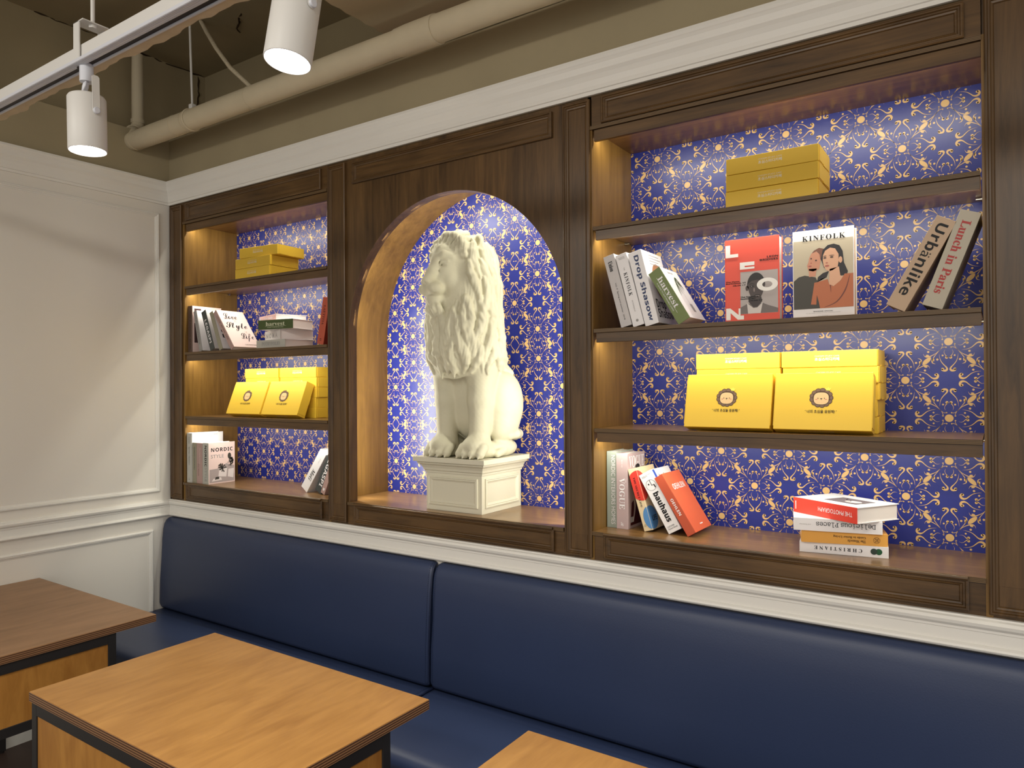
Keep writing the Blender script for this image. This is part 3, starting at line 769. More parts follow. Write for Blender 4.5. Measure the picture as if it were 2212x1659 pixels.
TAN = flat(196, 168, 140); GREIGE = flat(192, 186, 168); CHAR = flat(64, 70, 70); PINK = flat(238, 214, 208); DPINK = flat(178, 148, 142)
KGR = flat(150, 148, 146); BROWN = flat(92, 72, 62); AMB = flat(226, 166, 76); BLUE = flat(86, 140, 196); COB = flat(52, 82, 170); OLIV = flat(148, 144, 124)
GBL = flat(44, 60, 52); GGR = flat(28, 84, 50); REDT = flat(176, 44, 40)
Z2, Z4 = 1.7702, 1.1062
B2R, B4R = 'books on the second shelf of the right bookcase', 'books on the sill of the right bookcase'
B2L, B4L = 'books on the second shelf of the left bookcase', 'books on the sill of the left bookcase'

# --- right bookcase, second shelf
t = book('pale grey book titled Union leaning first at the left end, second shelf', (2.565, 0.022, Z2), 0.0385, 0.243, 0.165, GRY, lean=-15.1, group=B2R)
sp_text(t, serif('Union'), 0.0385, 0.243, 0.205, 0.034, 0.015, INK, weight=0.02)
sp_text(t, 'VO. 9  Spring and summer  2018', 0.0385, 0.243, 0.085, 0.125, 0.0062, INK)
t = book('white book titled KINFOLK on its spine, second shelf among leaning books', (2.6075, 0.022, Z2), 0.0385, 0.243, 0.165, WHT, lean=-14.8, group=B2R)
sp_text(t, serif('KINFOLK'), 0.0385, 0.243, 0.140, 0.078, 0.0125, INK, spacing=1.3)
sp_text(t, 'THE', 0.0385, 0.243, 0.192, 0.010, 0.004, KGR); sp_text(t, 'ENTREPRENEUR', 0.0385, 0.243, 0.066, 0.038, 0.0042, KGR, spacing=1.3)
letter(t, 'HACIENDA\nTEMPLATES', (0.019, 0, 0.229), (1, 0, 0), (0, 0, 1), 0.022, 0.008, KGR)
decal(t, 'emblem', (0.019, 0, 0.018), (1, 0, 0), (0, 0, 1), [ell(0, 0, 0.0045, 0.0045, 16)], KGR)
t = book('thick white book with navy Drop Shasow title, leaning on the second shelf', (2.6495, 0.022, Z2), 0.046, 0.245, 0.165, WHT, lean=-14.2, group=B2R)
sp_text(t, bold('Drop Shasow'), 0.046, 0.245, 0.122, 0.218, 0.0215, NAVY, weight=0.012)
letter(t, bold('Drop\nShasow'), (0.046, 0.082, 0.050), (0, 1, 0), (0, 0, 1), 0.125, 0.062, INK, lead=0.8)
decal(t, 'cover_print', (0.046, 0, 0), (0, 1, 0), (0, 0, 1), [ell(0.098, 0.145, 0.052, 0.062, 28)], flat(150, 106, 74), 0.0004)
decal(t, 'cover_line', (0.046, 0, 0), (0, 1, 0), (0, 0, 1), [[(0.05, z), (0.05+w_, z), (0.05+w_, z+0.0022), (0.05, z+0.0022)] for z, w_ in ((0.232, 0.085), (0.222, 0.095), (0.212, 0.075), (0.202, 0.090))], KGR)
t = book('green-spined book titled harvest leaning steeply on the second shelf', (2.7585, 0.022, Z2), 0.0425, 0.192, 0.145, WHT, GREEN, lean=-31.0, group=B2R)
sp_text(t, serif('harvest'), 0.0425, 0.192, 0.106, 0.112, 0.0175, WHT, a=0.026)
sp_text(t, 'A GUIDE TO SUSTAINABLE LIVING', 0.0425, 0.192, 0.098, 0.105, 0.0040, WHT, a=0.010)
decal(t, 'underline', (0.0165, 0, 0.1), (0, 0, -1), (1, 0, 0), [[(-0.066, 0), (0.066, 0), (0.066, 0.0008), (-0.066, 0.0008)]], WHT)
decal(t, 'leaf_print', (0.0425, 0, 0), (0, 1, 0), (0, 0, 1), [p for k in range(6) for p in stroke([(0.075, 0.150), (0.075+0.022*math.cos(k*0.55-0.6), 0.150-0.010+0.020*math.sin(k*0.9)), (0.075+0.040*math.cos(k*0.6-0.8), 0.128-0.008*k)], [0.002, 0.008, 0.001], 3)], DG)
decal(t, 'stem_print', (0.0425, 0, 0), (0, 1, 0), (0, 0, 1), stroke([(0.075, 0.150), (0.084, 0.10), (0.088, 0.030)], [0.0012, 0.0012, 0.0012], 3)+[[(0.078, 0.028), (0.100, 0.028), (0.100, 0.058), (0.078, 0.058)]], KGR)
letter(t, serif('harvest'), (0.0425, 0.070, 0.178), (0, 1, 0), (0, 0, 1), 0.042, 0.009, KGR)

t = book('red LEON book standing cover forward on the second shelf', (2.895, 0.050, Z2), 0.040, 0.2475, 0.158, RED, mode='front', group=B2R, back=INK)
D_ = ((1, 0, 0), (0, 0, 1)); W_, H_ = 0.158, 0.2475
def cv(u, v): return (u*W_, v*H_)
def pg(*p): return [cv(u, v) for u, v in p]
ph = decal(t, 'photo_print', (0, 0, 0), *D_, [pg((0.29, 0.095), (0.975, 0.095), (0.975, 0.60), (0.29, 0.60))], flat(176, 168, 166), 0.0004)
decal(ph, 'jacket_print', (0, 0, 0), *D_, [pg((0.29, 0.097), (0.975, 0.097), (0.975, 0.145), (0.80, 0.185), (0.70, 0.215), (0.42, 0.215), (0.29, 0.175))], flat(112, 104, 102), 0.0006)
decal(ph, 'shirt_print', (0, 0, 0), *D_, [pg((0.43, 0.097), (0.66, 0.097), (0.70, 0.225), (0.60, 0.165), (0.53, 0.160), (0.41, 0.225))], flat(206, 200, 196), 0.0007)
decal(ph, 'neck_print', (0, 0, 0), *D_, [pg((0.44, 0.235), (0.53, 0.170), (0.60, 0.172), (0.69, 0.235), (0.67, 0.30), (0.44, 0.30))], flat(58, 50, 50), 0.0008)
decal(ph, 'head_print', (0, 0, 0), *D_, [[cv(0.58+0.165*math.cos(a_)*(0.86 if math.sin(a_) < 0 else 1), 0.42+0.155*math.sin(a_)*(1.05 if math.sin(a_) < 0 else 0.95)) for a_ in [2*PI*k/36 for k in range(36)]], [cv(0.415+0.03*math.cos(a_), 0.40+0.032*math.sin(a_)) for a_ in [2*PI*k/12 for k in range(12)]]], flat(74, 64, 63), 0.0009)
decal(ph, 'hair_print', (0, 0, 0), *D_, [[cv(0.58+0.165*math.cos(a_), 0.43+0.150*math.sin(a_)) for a_ in [PI*k/20 for k in range(21)]]+pg((0.44, 0.455), (0.50, 0.485), (0.60, 0.495), (0.70, 0.485))], flat(34, 30, 30), 0.0010)
decal(ph, 'face_print', (0, 0, 0), *D_, [[cv(0.505+0.038*math.cos(a_), 0.420+0.011*math.sin(a_)) for a_ in [2*PI*k/14 for k in range(14)]], pg((0.46, 0.440), (0.50, 0.450), (0.55, 0.440), (0.55, 0.446), (0.50, 0.458), (0.46, 0.448)), [cv(0.60+0.06*math.cos(a_), 0.305+0.014*math.sin(a_)) for a_ in [2*PI*k/14 for k in range(14)]]], flat(30, 26, 26), 0.0011)
decal(ph, 'highlight_print', (0, 0, 0), *D_, [[cv(0.498+0.010*math.cos(a_), 0.420+0.006*math.sin(a_)) for a_ in [2*PI*k/10 for k in range(10)]], [cv(0.60+0.045*math.cos(a_), 0.301+0.007*math.sin(a_)) for a_ in [2*PI*k/14 for k in range(14)]], [cv(0.545+0.014*math.cos(a_), 0.375+0.026*math.sin(a_)) for a_ in [2*PI*k/14 for k in range(14)]]], flat(136, 122, 120), 0.0012)
LW = flat(240, 238, 234)
LETS = [pg((0.015, 0.785), (0.255, 0.785), (0.255, 0.825), (0.105, 0.825), (0.105, 0.935), (0.015, 0.935)),
     pg((0.285, 0.630), (0.555, 0.630), (0.555, 0.655), (0.375, 0.655), (0.375, 0.672), (0.555, 0.672), (0.555, 0.715), (0.285, 0.715)),
     pg((0.02, 0.03), (0.105, 0.03), (0.105, 0.115), (0.24, 0.03), (0.355, 0.03), (0.355, 0.078), (0.29, 0.078), (0.29, 0.165), (0.255, 0.165), (0.255, 0.088), (0.10, 0.172), (0.02, 0.172))]
for p_ in LETS: decal(t, 'letter_print', (0, 0, 0), *D_, [p_], LW, 0.0014)
oo = []
for k in range(32):
    a0, a1 = 2*PI*k/32, 2*PI*(k+1)/32
    oo.append([cv(0.785+0.19*math.cos(a0), 0.430+0.078*math.sin(a0)), cv(0.785+0.19*math.cos(a1), 0.430+0.078*math.sin(a1)), cv(0.785+0.09*math.cos(a1), 0.430+0.036*math.sin(a1)), cv(0.785+0.09*math.cos(a0), 0.430+0.036*math.sin(a0))])
decal(t, 'letter_print', (0, 0, 0), *D_, oo, LW, 0.0016)
letter(t, bold('LEON'), (0.88*W_, 0, 0.755*H_), *D_, 0.20*W_, 0.024*H_, INK, weight=0.02, lift=0.0006)
letter(t, bold('BRIDGES'), (0.815*W_, 0, 0.723*H_), *D_, 0.33*W_, 0.024*H_, INK, weight=0.02, lift=0.0006)
letter(t, bold('The Flynn,\nBurlington, VT'), (0.205*W_, 0, 0.478*H_), *D_, 0.38*W_, 0.042*H_, INK, weight=0.02, lift=0.0012)
letter(t, bold('08.09.17'), (0.27*W_, 0, 0.442*H_), *D_, 0.24*W_, 0.017*H_, INK, weight=0.02, lift=0.0012)
letter(t, bold('The Neptune,\nSeattle, WA'), (0.46*W_, 0, 0.285*H_), *D_, 0.34*W_, 0.042*H_, INK, weight=0.02, lift=0.0016)
letter(t, bold('14.09.17'), (0.58*W_, 0, 0.250*H_), *D_, 0.24*W_, 0.017*H_, INK, weight=0.02, lift=0.0016)

t = book('magazine-style book with two portraits titled KINFOLK standing cover forward', (3.090, 0.050, Z2), 0.044, 0.2485, 0.1605, WHT, mode='front', group=B2R, pages=TAN)
W_, H_ = 0.1605, 0.2485
ph = decal(t, 'photo_print', (0, 0, 0), *D_, [pg((0.015, 0.105), (0.985, 0.105), (0.985, 0.875), (0.015, 0.885))], flat(196, 184, 160), 0.0004)
decal(ph, 'back_person_print', (0, 0, 0), *D_, [pg((0.015, 0.107), (0.45, 0.107), (0.42, 0.40), (0.38, 0.46), (0.20, 0.49), (0.10, 0.475), (0.015, 0.43))], flat(66, 62, 54), 0.0006)
decal(ph, 'back_head_print', (0, 0, 0), *D_, [pg((0.24, 0.60), (0.26, 0.545), (0.34, 0.53), (0.44, 0.55), (0.47, 0.66), (0.45, 0.72), (0.38, 0.76), (0.31, 0.73), (0.275, 0.68), (0.265, 0.64)), pg((0.27, 0.47), (0.38, 0.47), (0.40, 0.56), (0.27, 0.56))], flat(206, 146, 118), 0.0007)
decal(ph, 'back_hair_print', (0, 0, 0), *D_, [pg((0.32, 0.735), (0.36, 0.765), (0.44, 0.79), (0.54, 0.77), (0.56, 0.70), (0.50, 0.62), (0.46, 0.66), (0.45, 0.715), (0.40, 0.755))], flat(122, 78, 62), 0.0008)
decal(ph, 'hair_print', (0, 0, 0), *D_, [pg((0.47, 0.66), (0.50, 0.76), (0.58, 0.81), (0.68, 0.82), (0.77, 0.795), (0.82, 0.73), (0.84, 0.60), (0.90, 0.50), (0.885, 0.46), (0.78, 0.455), (0.74, 0.55), (0.50, 0.50), (0.42, 0.46), (0.40, 0.40), (0.48, 0.44), (0.56, 0.45), (0.60, 0.52), (0.52, 0.56))], flat(34, 30, 34), 0.0010)
decal(ph, 'front_head_print', (0, 0, 0), *D_, [pg((0.50, 0.64), (0.515, 0.58), (0.55, 0.535), (0.60, 0.515), (0.66, 0.525), (0.74, 0.56), (0.755, 0.62), (0.755, 0.70), (0.70, 0.765), (0.62, 0.78), (0.54, 0.75), (0.505, 0.70)), pg((0.61, 0.54), (0.76, 0.56), (0.78, 0.46), (0.84, 0.44), (0.68, 0.345), (0.60, 0.37)), [cv(0.785+0.03*math.cos(a_), 0.635+0.036*math.sin(a_)) for a_ in [2*PI*k/14 for k in range(14)]]], flat(222, 172, 140), 0.0011)
decal(ph, 'shirt_print', (0, 0, 0), *D_, [pg((0.45, 0.107), (0.985, 0.107), (0.985, 0.475), (0.85, 0.475), (0.78, 0.40), (0.67, 0.345), (0.60, 0.37), (0.58, 0.43), (0.42, 0.405), (0.36, 0.40), (0.33, 0.27), (0.30, 0.155), (0.39, 0.150), (0.40, 0.26), (0.43, 0.18))], flat(186, 108, 70), 0.0012)
decal(ph, 'fold_print', (0, 0, 0), *D_, stroke([cv(0.52, 0.115), cv(0.72, 0.17), cv(0.86, 0.30), cv(0.93, 0.46)], [0.0008, 0.003, 0.0035, 0.001], 4)+stroke([cv(0.62, 0.36), cv(0.63, 0.28)], [0.003, 0.0005], 4), flat(110, 56, 46), 0.0013)
decal(ph, 'face_print', (0, 0, 0), *D_, [[cv(cx_+rx_*math.cos(a_), cy_+ry_*math.sin(a_)) for a_ in [2*PI*k/10 for k in range(10)]] for cx_, cy_, rx_, ry_ in ((0.535, 0.670, 0.024, 0.009), (0.645, 0.672, 0.028, 0.009), (0.645, 0.692, 0.045, 0.004), (0.535, 0.690, 0.028, 0.004), (0.31, 0.675, 0.014, 0.009), (0.39, 0.650, 0.016, 0.009))], flat(66, 44, 40), 0.0013)
decal(ph, 'lips_print', (0, 0, 0), *D_, [[cv(cx_+rx_*math.cos(a_), cy_+ry_*math.sin(a_)) for a_ in [2*PI*k/12 for k in range(12)]] for cx_, cy_, rx_, ry_ in ((0.57, 0.578, 0.036, 0.010), (0.29, 0.590, 0.030, 0.008), (0.565, 0.612, 0.020, 0.006), (0.31, 0.625, 0.014, 0.006))], flat(176, 92, 82), 0.0013)
letter(t, serif('KINFOLK'), (0.515*W_, 0, 0.905*H_), *D_, 0.70*W_, 0.060*H_, INK, spacing=1.25, lift=0.0012)
letter(t, bold('WEEKEND SPECIAL'), (0.50*W_, 0, 0.073*H_), *D_, 0.32*W_, 0.012*H_, INK, spacing=1.3)
letter(t, 'Our days outside in clothing, personality, a cultural and individual', (0.50*W_, 0, 0.055*H_), *D_, 0.56*W_, 0.008*H_, KGR)
letter(t, 'ISSUE SEVENTEEN', (0.50*W_, 0, 0.022*H_), *D_, 0.16*W_, 0.006*H_, KGR)

t = book('tan book titled Urbanlike leaning right on the second shelf', (3.374, 0.012, Z2), 0.048, 0.248, 0.165, TAN, lean=28.2, right=True, group=B2R)
sp_text(t, bold('Urbänlike'), 0.048, 0.248, 0.135, 0.196, 0.027, INK, right=True, a=0.025)
t = book('silver-grey book titled Lunch in Paris leaning against the right end', (3.458, 0.012, Z2), 0.047, 0.248, 0.165, flat(186, 178, 160), lean=20.2, right=True, group=B2R)
sp_text(t, serif('Lunch in Paris'), 0.047, 0.248, 0.130, 0.188, 0.021, REDT, right=True, weight=0.01)

# --- right bookcase, sill
t = book('sage green book NORDIC INTERIORS HOMES upright against the left side', (2.4745, 0.092, Z4), 0.0375, 0.256, 0.13, SAGE, group=B4R)
sp_text(t, 'NORDIC INTERIORS HOMES', 0.0375, 0.256, 0.128, 0.232, 0.0145, WHT, a=0.024)
t = book('mauve VOGUE book standing upright on the sill beside the sage book', (2.5135, 0.085, Z4), 0.041, 0.251, 0.14, MAUVE, group=B4R)
sp_text(t, serif('VOGUE'), 0.041, 0.251, 0.118, 0.104, 0.0200, WHT); sp_text(t, '파리의 시간', 0.041, 0.251, 0.218, 0.026, 0.004, WHT)
sp_text(t, 'THE', 0.041, 0.251, 0.162, 0.012, 0.003, WHT, a=0.034); sp_text(t, script('R'), 0.041, 0.251, 0.016, 0.014, 0.010, WHT)
letter(t, serif('VOGUE'), (0.041, 0.072, 0.222), (0, 1, 0), (0, 0, 1), 0.122, 0.040, WHT)
cp = decal(t, 'cover_print', (0.041, 0, 0), (0, 1, 0), (0, 0, 1), [[(0.02, 0.01), (0.13, 0.01), (0.13, 0.10), (0.09, 0.13), (0.06, 0.10), (0.03, 0.085)]], flat(74, 20, 26), 0.0005)
decal(cp, 'figure_print', (0.041, 0, 0), (0, 1, 0), (0, 0, 1), stroke([(0.055, 0.195), (0.06, 0.16), (0.045, 0.12), (0.055, 0.07), (0.04, 0.02)], [0.012, 0.022, 0.016, 0.012, 0.006], 4)+[ell(0.075, 0.195, 0.018, 0.016, 14)], flat(206, 192, 186), 0.0008)
decal(cp, 'hair_print', (0.041, 0, 0), (0, 1, 0), (0, 0, 1), [ell(0.078, 0.203, 0.018, 0.010, 14)], INK, 0.0010)
decal(cp, 'barcode_print', (0.041, 0, 0), (0, 1, 0), (0, 0, 1), [[(0.020+k*0.0028, 0.020), (0.0216+k*0.0028, 0.020), (0.0216+k*0.0028, 0.038), (0.020+k*0.0028, 0.038)] for k in range(9)], WHT, 0.0010)
t = book('cream book THE SECRET LIFE with red and blue circles leaning on the sill', (2.613, 0.085, Z4), 0.030, 0.207, 0.145, CREAM, lean=-16.3, group=B4R)
th, yy = 0.030, 0
circ = ell(0, 0, 0.043, 0.050, 40)
def clip_circle(cx_, cz_, rx_, rz_, x0, x1, n=48):
    out = []
    for k in range(n):
        a_ = 2*PI*k/n; out.append((min(max(cx_+rx_*math.cos(a_), x0), x1), cz_+rz_*math.sin(a_)))
    return out
decal(t, 'red_circle_print', (0, 0, 0), (1, 0, 0), (0, 0, 1), [clip_circle(0.030, 0.148, 0.045, 0.050, 0.0004, 0.0296)], flat(220, 62, 50), 0.0006)
decal(t, 'red_circle_print', (0.030, 0, 0), (0, 1, 0), (0, 0, 1), [clip_circle(0.0, 0.148, 0.052, 0.050, 0.0004, 0.10)], flat(220, 62, 50), 0.0006)
decal(t, 'blue_circle_print', (0, 0, 0), (1, 0, 0), (0, 0, 1), [clip_circle(0.036, 0.040, 0.026, 0.038, 0.0004, 0.0296)], BLUE, 0.0006)
decal(t, 'blue_circle_print', (0.030, 0, 0), (0, 1, 0), (0, 0, 1), [clip_circle(0.020, 0.040, 0.045, 0.038, 0.0004, 0.10)], BLUE, 0.0006)
sp_text(t, serif('THE SECRET LIFE'), 0.030, 0.207, 0.128, 0.100, 0.0065, INK, a=0.014, lift=0.0010)
letter(t, 'LIFE', (0.030, 0.038, 0.036), (0, 1, 0), (0, 0, 1), 0.034, 0.017, INK, weight=0.02, lift=0.0012)
letter(t, bold('ロ'), (0.009, 0, 0.018), (1, 0, 0), (0, 0, 1), 0.006, 0.006, INK, lift=0.001)
t = book('white bauhaus book with bold black title leaning on the sill', (2.697, 0.085, Z4), 0.0475, 0.208, 0.150, WHT, lean=-29.6, group=B4R)
sp_text(t, bold('bauhaus'), 0.0475, 0.208, 0.086, 0.102, 0.0215, INK, weight=0.02, a=0.026)
rg = []
for k in range(40):
    a0, a1 = 2*PI*k/40, 2*PI*(k+1)/40
    rg.append([(0.018*math.cos(a0), 0.018*math.sin(a0)), (0.018*math.cos(a1), 0.018*math.sin(a1)), (0.0172*math.cos(a1), 0.0172*math.sin(a1)), (0.0172*math.cos(a0), 0.0172*math.sin(a0))])
rg += [[(-0.009, 0.003), (-0.0045, 0.003), (-0.0045, 0.0075), (-0.009, 0.0075)], [(0.001, -0.002), (0.003, -0.002), (0.003, 0.017), (0.001, 0.017)], [(0.003, -0.002), (0.011, -0.002), (0.011, -0.0005), (0.003, -0.0005)], [(0.009, -0.012), (0.0125, -0.012), (0.0125, -0.002), (0.009, -0.002)]]
decal(t, 'emblem', (0.024, 0, 0.163), (1, 0, 0), (0, 0, 1), rg, INK)
letter(t, 'bauhaus-archiv museum\nfür gestaltung', (0.024, 0, 0.196), (1, 0, 0), (0, 0, 1), 0.034, 0.007, INK)
letter(t, 'CUSTOMER\nMarianne Brandt', (0.024, 0, 0.017), (1, 0, 0), (0, 0, 1), 0.034, 0.012, INK)
decal(t, 'blue_stripe_print', (0.0475, 0, 0), (0, 1, 0), (0, 0, 1), [[(0.008, 0.002), (0.024, 0.002), (0.024, 0.206), (0.008, 0.206)]], COB, 0.0005)
letter(t, 'bauhaus', (0.0475, 0.085, 0.182), (0, 1, 0), (0, 0, 1), 0.09, 0.014, INK)
t = book('orange OEHLEN book leaning last in the row on the sill', (2.7615, 0.080, Z4), 0.0305, 0.209, 0.150, ORANGE, flat(190, 84, 56), lean=-32.2, group=B4R)
sp_text(t, bold('OEHLEN'), 0.0305, 0.209, 0.097, 0.058, 0.0095, WHT, a=0.016)
letter(t, bold('OEHLEN'), (0.0305, 0.075, 0.158), (0, 1, 0), (0, 0, 1), 0.098, 0.020, WHT)
decal(t, 'logo_print', (0.0305, 0, 0), (0, 1, 0), (0, 0, 1), [[(0.068, 0.018), (0.092, 0.018), (0.092, 0.0215), (0.068, 0.0215)]], WHT)

t = book('white CHRISTIANE book at the bottom of the flat stack, right bookcase', (3.100, 0.060, Z4), 0.0310, 0.226, 0.150, WHT, mode='lie', yaw=9.0, group=B4R)
li_text(t, serif('CHRISTIANE'), 0.100, 0.0155, 0.122, 0.0100, INK, True, spacing=1.6)
decal(t, 'dot_print', (0, 0, 0), (1, 0, 0), (0, 0, 1), [ell(0.190, 0.0165, 0.0085, 0.0085, 20)], GBL, 0.0008)
decal(t, 'dot_print', (0, 0, 0), (1, 0, 0), (0, 0, 1), [ell(0.202, 0.0165, 0.0085, 0.0085, 20)], GGR, 0.0005)
t = book('mustard yellow Guide to Better Living book, second in the flat stack', (3.108, 0.046, Z4+0.0312), 0.0340, 0.220, 0.150, AMB, mode='lie', yaw=14.0, group=B4R)
li_text(t, serif('Guide to Better Living'), 0.124, 0.0215, 0.082, 0.0080, flat(70, 46, 20), True)
li_text(t, serif('The Monocle'), 0.142, 0.0105, 0.046, 0.0075, flat(70, 46, 20), True)
rg = []
for k in range(30):
    a0, a1 = 2*PI*k/30, 2*PI*(k+1)/30
    for r_, s_ in ((0.0085, 0.0077), (0.0048, 0.0042)):
        rg.append([(r_*math.cos(a0), r_*math.sin(a0)), (r_*math.cos(a1), r_*math.sin(a1)), (s_*math.cos(a1), s_*math.sin(a1)), (s_*math.cos(a0), s_*math.sin(a0))])
rg += stroke([(-0.005, -0.006), (0.001, 0.0), (0.005, 0.006)], [0.001, 0.001], 2)+stroke([(-0.005, 0.006), (0.001, 0.0), (0.005, -0.006)], [0.001, 0.001], 2)
decal(t, 'emblem', (0.192, 0, 0.016), (1, 0, 0), (0, 0, 1), rg, flat(70, 46, 20))
t = book('white Delicious Places book, third in the flat stack on the sill', (3.090, 0.034, Z4+0.0654), 0.0355, 0.226, 0.150, WHT, mode='lie', yaw=13.0, group=B4R)
li_text(t, mono('Delicious Places'), 0.134, 0.0190, 0.150, 0.0145, INK, True, spacing=0.9)
li_text(t, 'and Getaways', 0.030, 0.018, 0.030, 0.0040, KGR, True)
t = book('white and red THE PHOTOGRAPH book twisted on top of the flat stack', (3.069, 0.128, Z4+0.1011), 0.0440, 0.2225, 0.163, WHT, flat(226, 72, 58), mode='lie', yaw=-32.0, group=B4R, over=0.004)
li_text(t, 'THE PHOTOGRAPH', 0.150, 0.0225, 0.116, 0.0120, WHT, True, weight=0.005)
decal(t, 'bar_print', (0, 0, 0), (1, 0, 0), (0, 0, 1), [[(0.008, 0.010), (0.011, 0.010), (0.011, 0.034), (0.008, 0.034)]], WHT)
cp = decal(t, 'photo_print', (0, 0, 0.044), (1, 0, 0), (0, 1, 0), [[(0.075, 0.040), (0.185, 0.040), (0.185, 0.118), (0.075, 0.118)]], flat(112, 104, 106), 0.0005)
decal(cp, 'figure_print', (0, 0, 0.044), (1, 0, 0), (0, 1, 0), [ell(0.150, 0.072, 0.026, 0.016, 18)], flat(220, 208, 204), 0.0008)
decal(cp, 'line_print', (0, 0, 0.044), (1, 0, 0), (0, 1, 0), stroke([(0.10, 0.11), (0.115, 0.085), (0.135, 0.08), (0.142, 0.06)], [0.002, 0.003, 0.002], 4), INK, 0.0009)
letter(t, 'THE PHOTOGRAPH\nAS CONTEMPORARY ART', (0.040, 0.140, 0.044), (-1, 0, 0), (0, -1, 0), 0.030, 0.009, KGR)

# --- left bookcase, second shelf
t = book('dark brown THE FASHION BOOK upright at the far left of the second shelf', (0.1325, 0.020, Z2), 0.0365, 0.238, 0.166, PINK, BROWN, group=B2L)
sp_text(t, serif('THE FASHION BOOK'), 0.0365, 0.238, 0.112, 0.200, 0.010, flat(40, 26, 22), a=0.02)
decal(t, 'cover_print', (0.0365, 0, 0), (0, 1, 0), (0, 0, 1), [[(0.012, 0.05), (0.07, 0.05), (0.07, 0.15), (0.012, 0.15)], [(0.012, 0.2), (0.05, 0.2), (0.05, 0.225), (0.012, 0.225)], [(0.08, 0.2), (0.13, 0.2), (0.13, 0.225), (0.08, 0.225)]], flat(80, 60, 60))
t = book('thin grey book leaning second in the row on the left bookcase second shelf', (0.231, 0.020, Z2), 0.0270, 0.212, 0.150, WHT, KGR, lean=-14.0, group=B2L)
sp_text(t, 'THE ARCHITECT OF THE HOUSE', 0.027, 0.212, 0.112, 0.150, 0.0055, CHAR, a=0.013)
t = book('charcoal LEGASPI book leaning in the row on the second shelf', (0.326, 0.020, Z2), 0.0370, 0.212, 0.150, GRY, CHAR, lean=-21.5, group=B2L)
sp_text(t, bold('LEGASPI'), 0.037, 0.212, 0.100, 0.128, 0.0165, WHT, a=0.019)
t = book('pale grey book with black capitals on its cover leaning on the second shelf', (0.401, 0.020, Z2), 0.0280, 0.207, 0.150, WHT, OLIV, lean=-23.5, group=B2L)
letter(t, bold('SARA\nDRAC\nVIBER\nQUO C\nENCIA'), (0.028, 0.080, 0.125), (0, 1, 0), (0, 0, 1), 0.13, 0.13, INK)
t = book('pale pink book titled Love Style Life leaning last in the left row', (0.496, 0.020, Z2), 0.0270, 0.237, 0.152, PINK, DPINK, lean=-37.8, group=B2L)
sp_text(t, 'LOVE  STYLE  LIFE', 0.027, 0.237, 0.13, 0.150, 0.006, BROWN, a=0.014)
letter(t, script('Love'), (0.027, 0.060, 0.200), (0, 1, 0), (0, 0, 1), 0.074, 0.040, INK)
letter(t, script('Style'), (0.027, 0.072, 0.132), (0, 1, 0), (0, 0, 1), 0.118, 0.056, INK)
letter(t, script('Life'), (0.027, 0.105, 0.064), (0, 1, 0), (0, 0, 1), 0.072, 0.054, INK)
decal(t, 'cross_print', (0.027, 0, 0), (0, 1, 0), (0, 0, 1), [p for c_ in ((0.078, 0.170), (0.112, 0.098)) for p in stroke([(c_[0]-0.007, c_[1]-0.009), (c_[0]+0.007, c_[1]+0.009)], [0.001, 0.001], 1)+stroke([(c_[0]-0.007, c_[1]+0.009), (c_[0]+0.007, c_[1]-0.009)], [0.001, 0.001], 1)], DPINK)
letter(t, 'GARANCE DORE', (0.027, 0.105, 0.016), (0, 1, 0), (0, 0, 1), 0.070, 0.006, BROWN)
def corner(cx_, cy_, L_, yw): return (cx_-L_*math.cos(R_(yw)), cy_-L_*math.sin(R_(yw)))
def lie(label, cx_, cy_, z, t_, L_, d, yw, cover, spine, grp): 
    x, y = corner(cx_, cy_, L_, yw)
    return book(label, (x, y, z), t_, L_, d, cover, spine, mode='lie', yaw=yw, group=grp, over=0.004)
PKP = flat(226, 204, 204)
t = lie('light grey POTRYFOLIO book at the bottom of the flat stack, left bookcase', 0.905, 0.014, Z2, 0.0365, 0.207, 0.166, 0.0, WHT, flat(178, 176, 168), B2L)
li_text(t, serif('POTRYFOLIO'), 0.105, 0.0190, 0.130, 0.0170, KGR)
t = lie('white book with bold grey letters, second in the flat stack, left bookcase', 0.870, 0.014, Z2+0.0368, 0.0455, 0.206, 0.161, -18.5, WHT, flat(206, 202, 198), B2L)
li_text(t, 'N O M A', 0.095, 0.0225, 0.150, 0.0235, KGR, weight=0.03)
t = lie('green harvest book lying third in the flat stack, left bookcase', 0.958, 0.014, Z2+0.0826, 0.0430, 0.206, 0.140, 9.0, WHT, DG, B2L)
li_text(t, serif('harvest'), 0.103, 0.0245, 0.112, 0.0175, flat(206, 208, 180))
li_text(t, 'A GUIDE TO SUSTAINABLE LIVING', 0.103, 0.0080, 0.096, 0.0035, flat(206, 208, 180))
decal(t, 'underline', (0, 0, 0), (1, 0, 0), (0, 0, 1), [[(0.043, 0.0128), (0.166, 0.0128), (0.166, 0.0136), (0.043, 0.0136)]], flat(206, 208, 180))
t = lie('pink book on top of the flat stack in the left bookcase', 0.836, 0.016, Z2+0.1259, 0.0290, 0.206, 0.152, -16.5, WHT, flat(224, 178, 170), B2L)
li_text(t, serif('New Studio'), 0.120, 0.0150, 0.100, 0.0110, WHT)
decal(t, 'label_print', (0, 0, 0), (1, 0, 0), (0, 0, 1), [[(0.004, 0.006), (0.018, 0.006), (0.018, 0.022), (0.004, 0.022)]], flat(190, 200, 214))
t = book('brick red LAETITIA book leaning against the right side, left bookcase', (1.150, 0.020, Z2), 0.0410, 0.205, 0.150, flat(150, 58, 44), flat(186, 86, 62), lean=11.8, right=True, group=B2L)
sp_text(t, serif('LAETITIA'), 0.041, 0.215, 0.128, 0.086, 0.0125, flat(90, 34, 26), right=True, a=0.02)
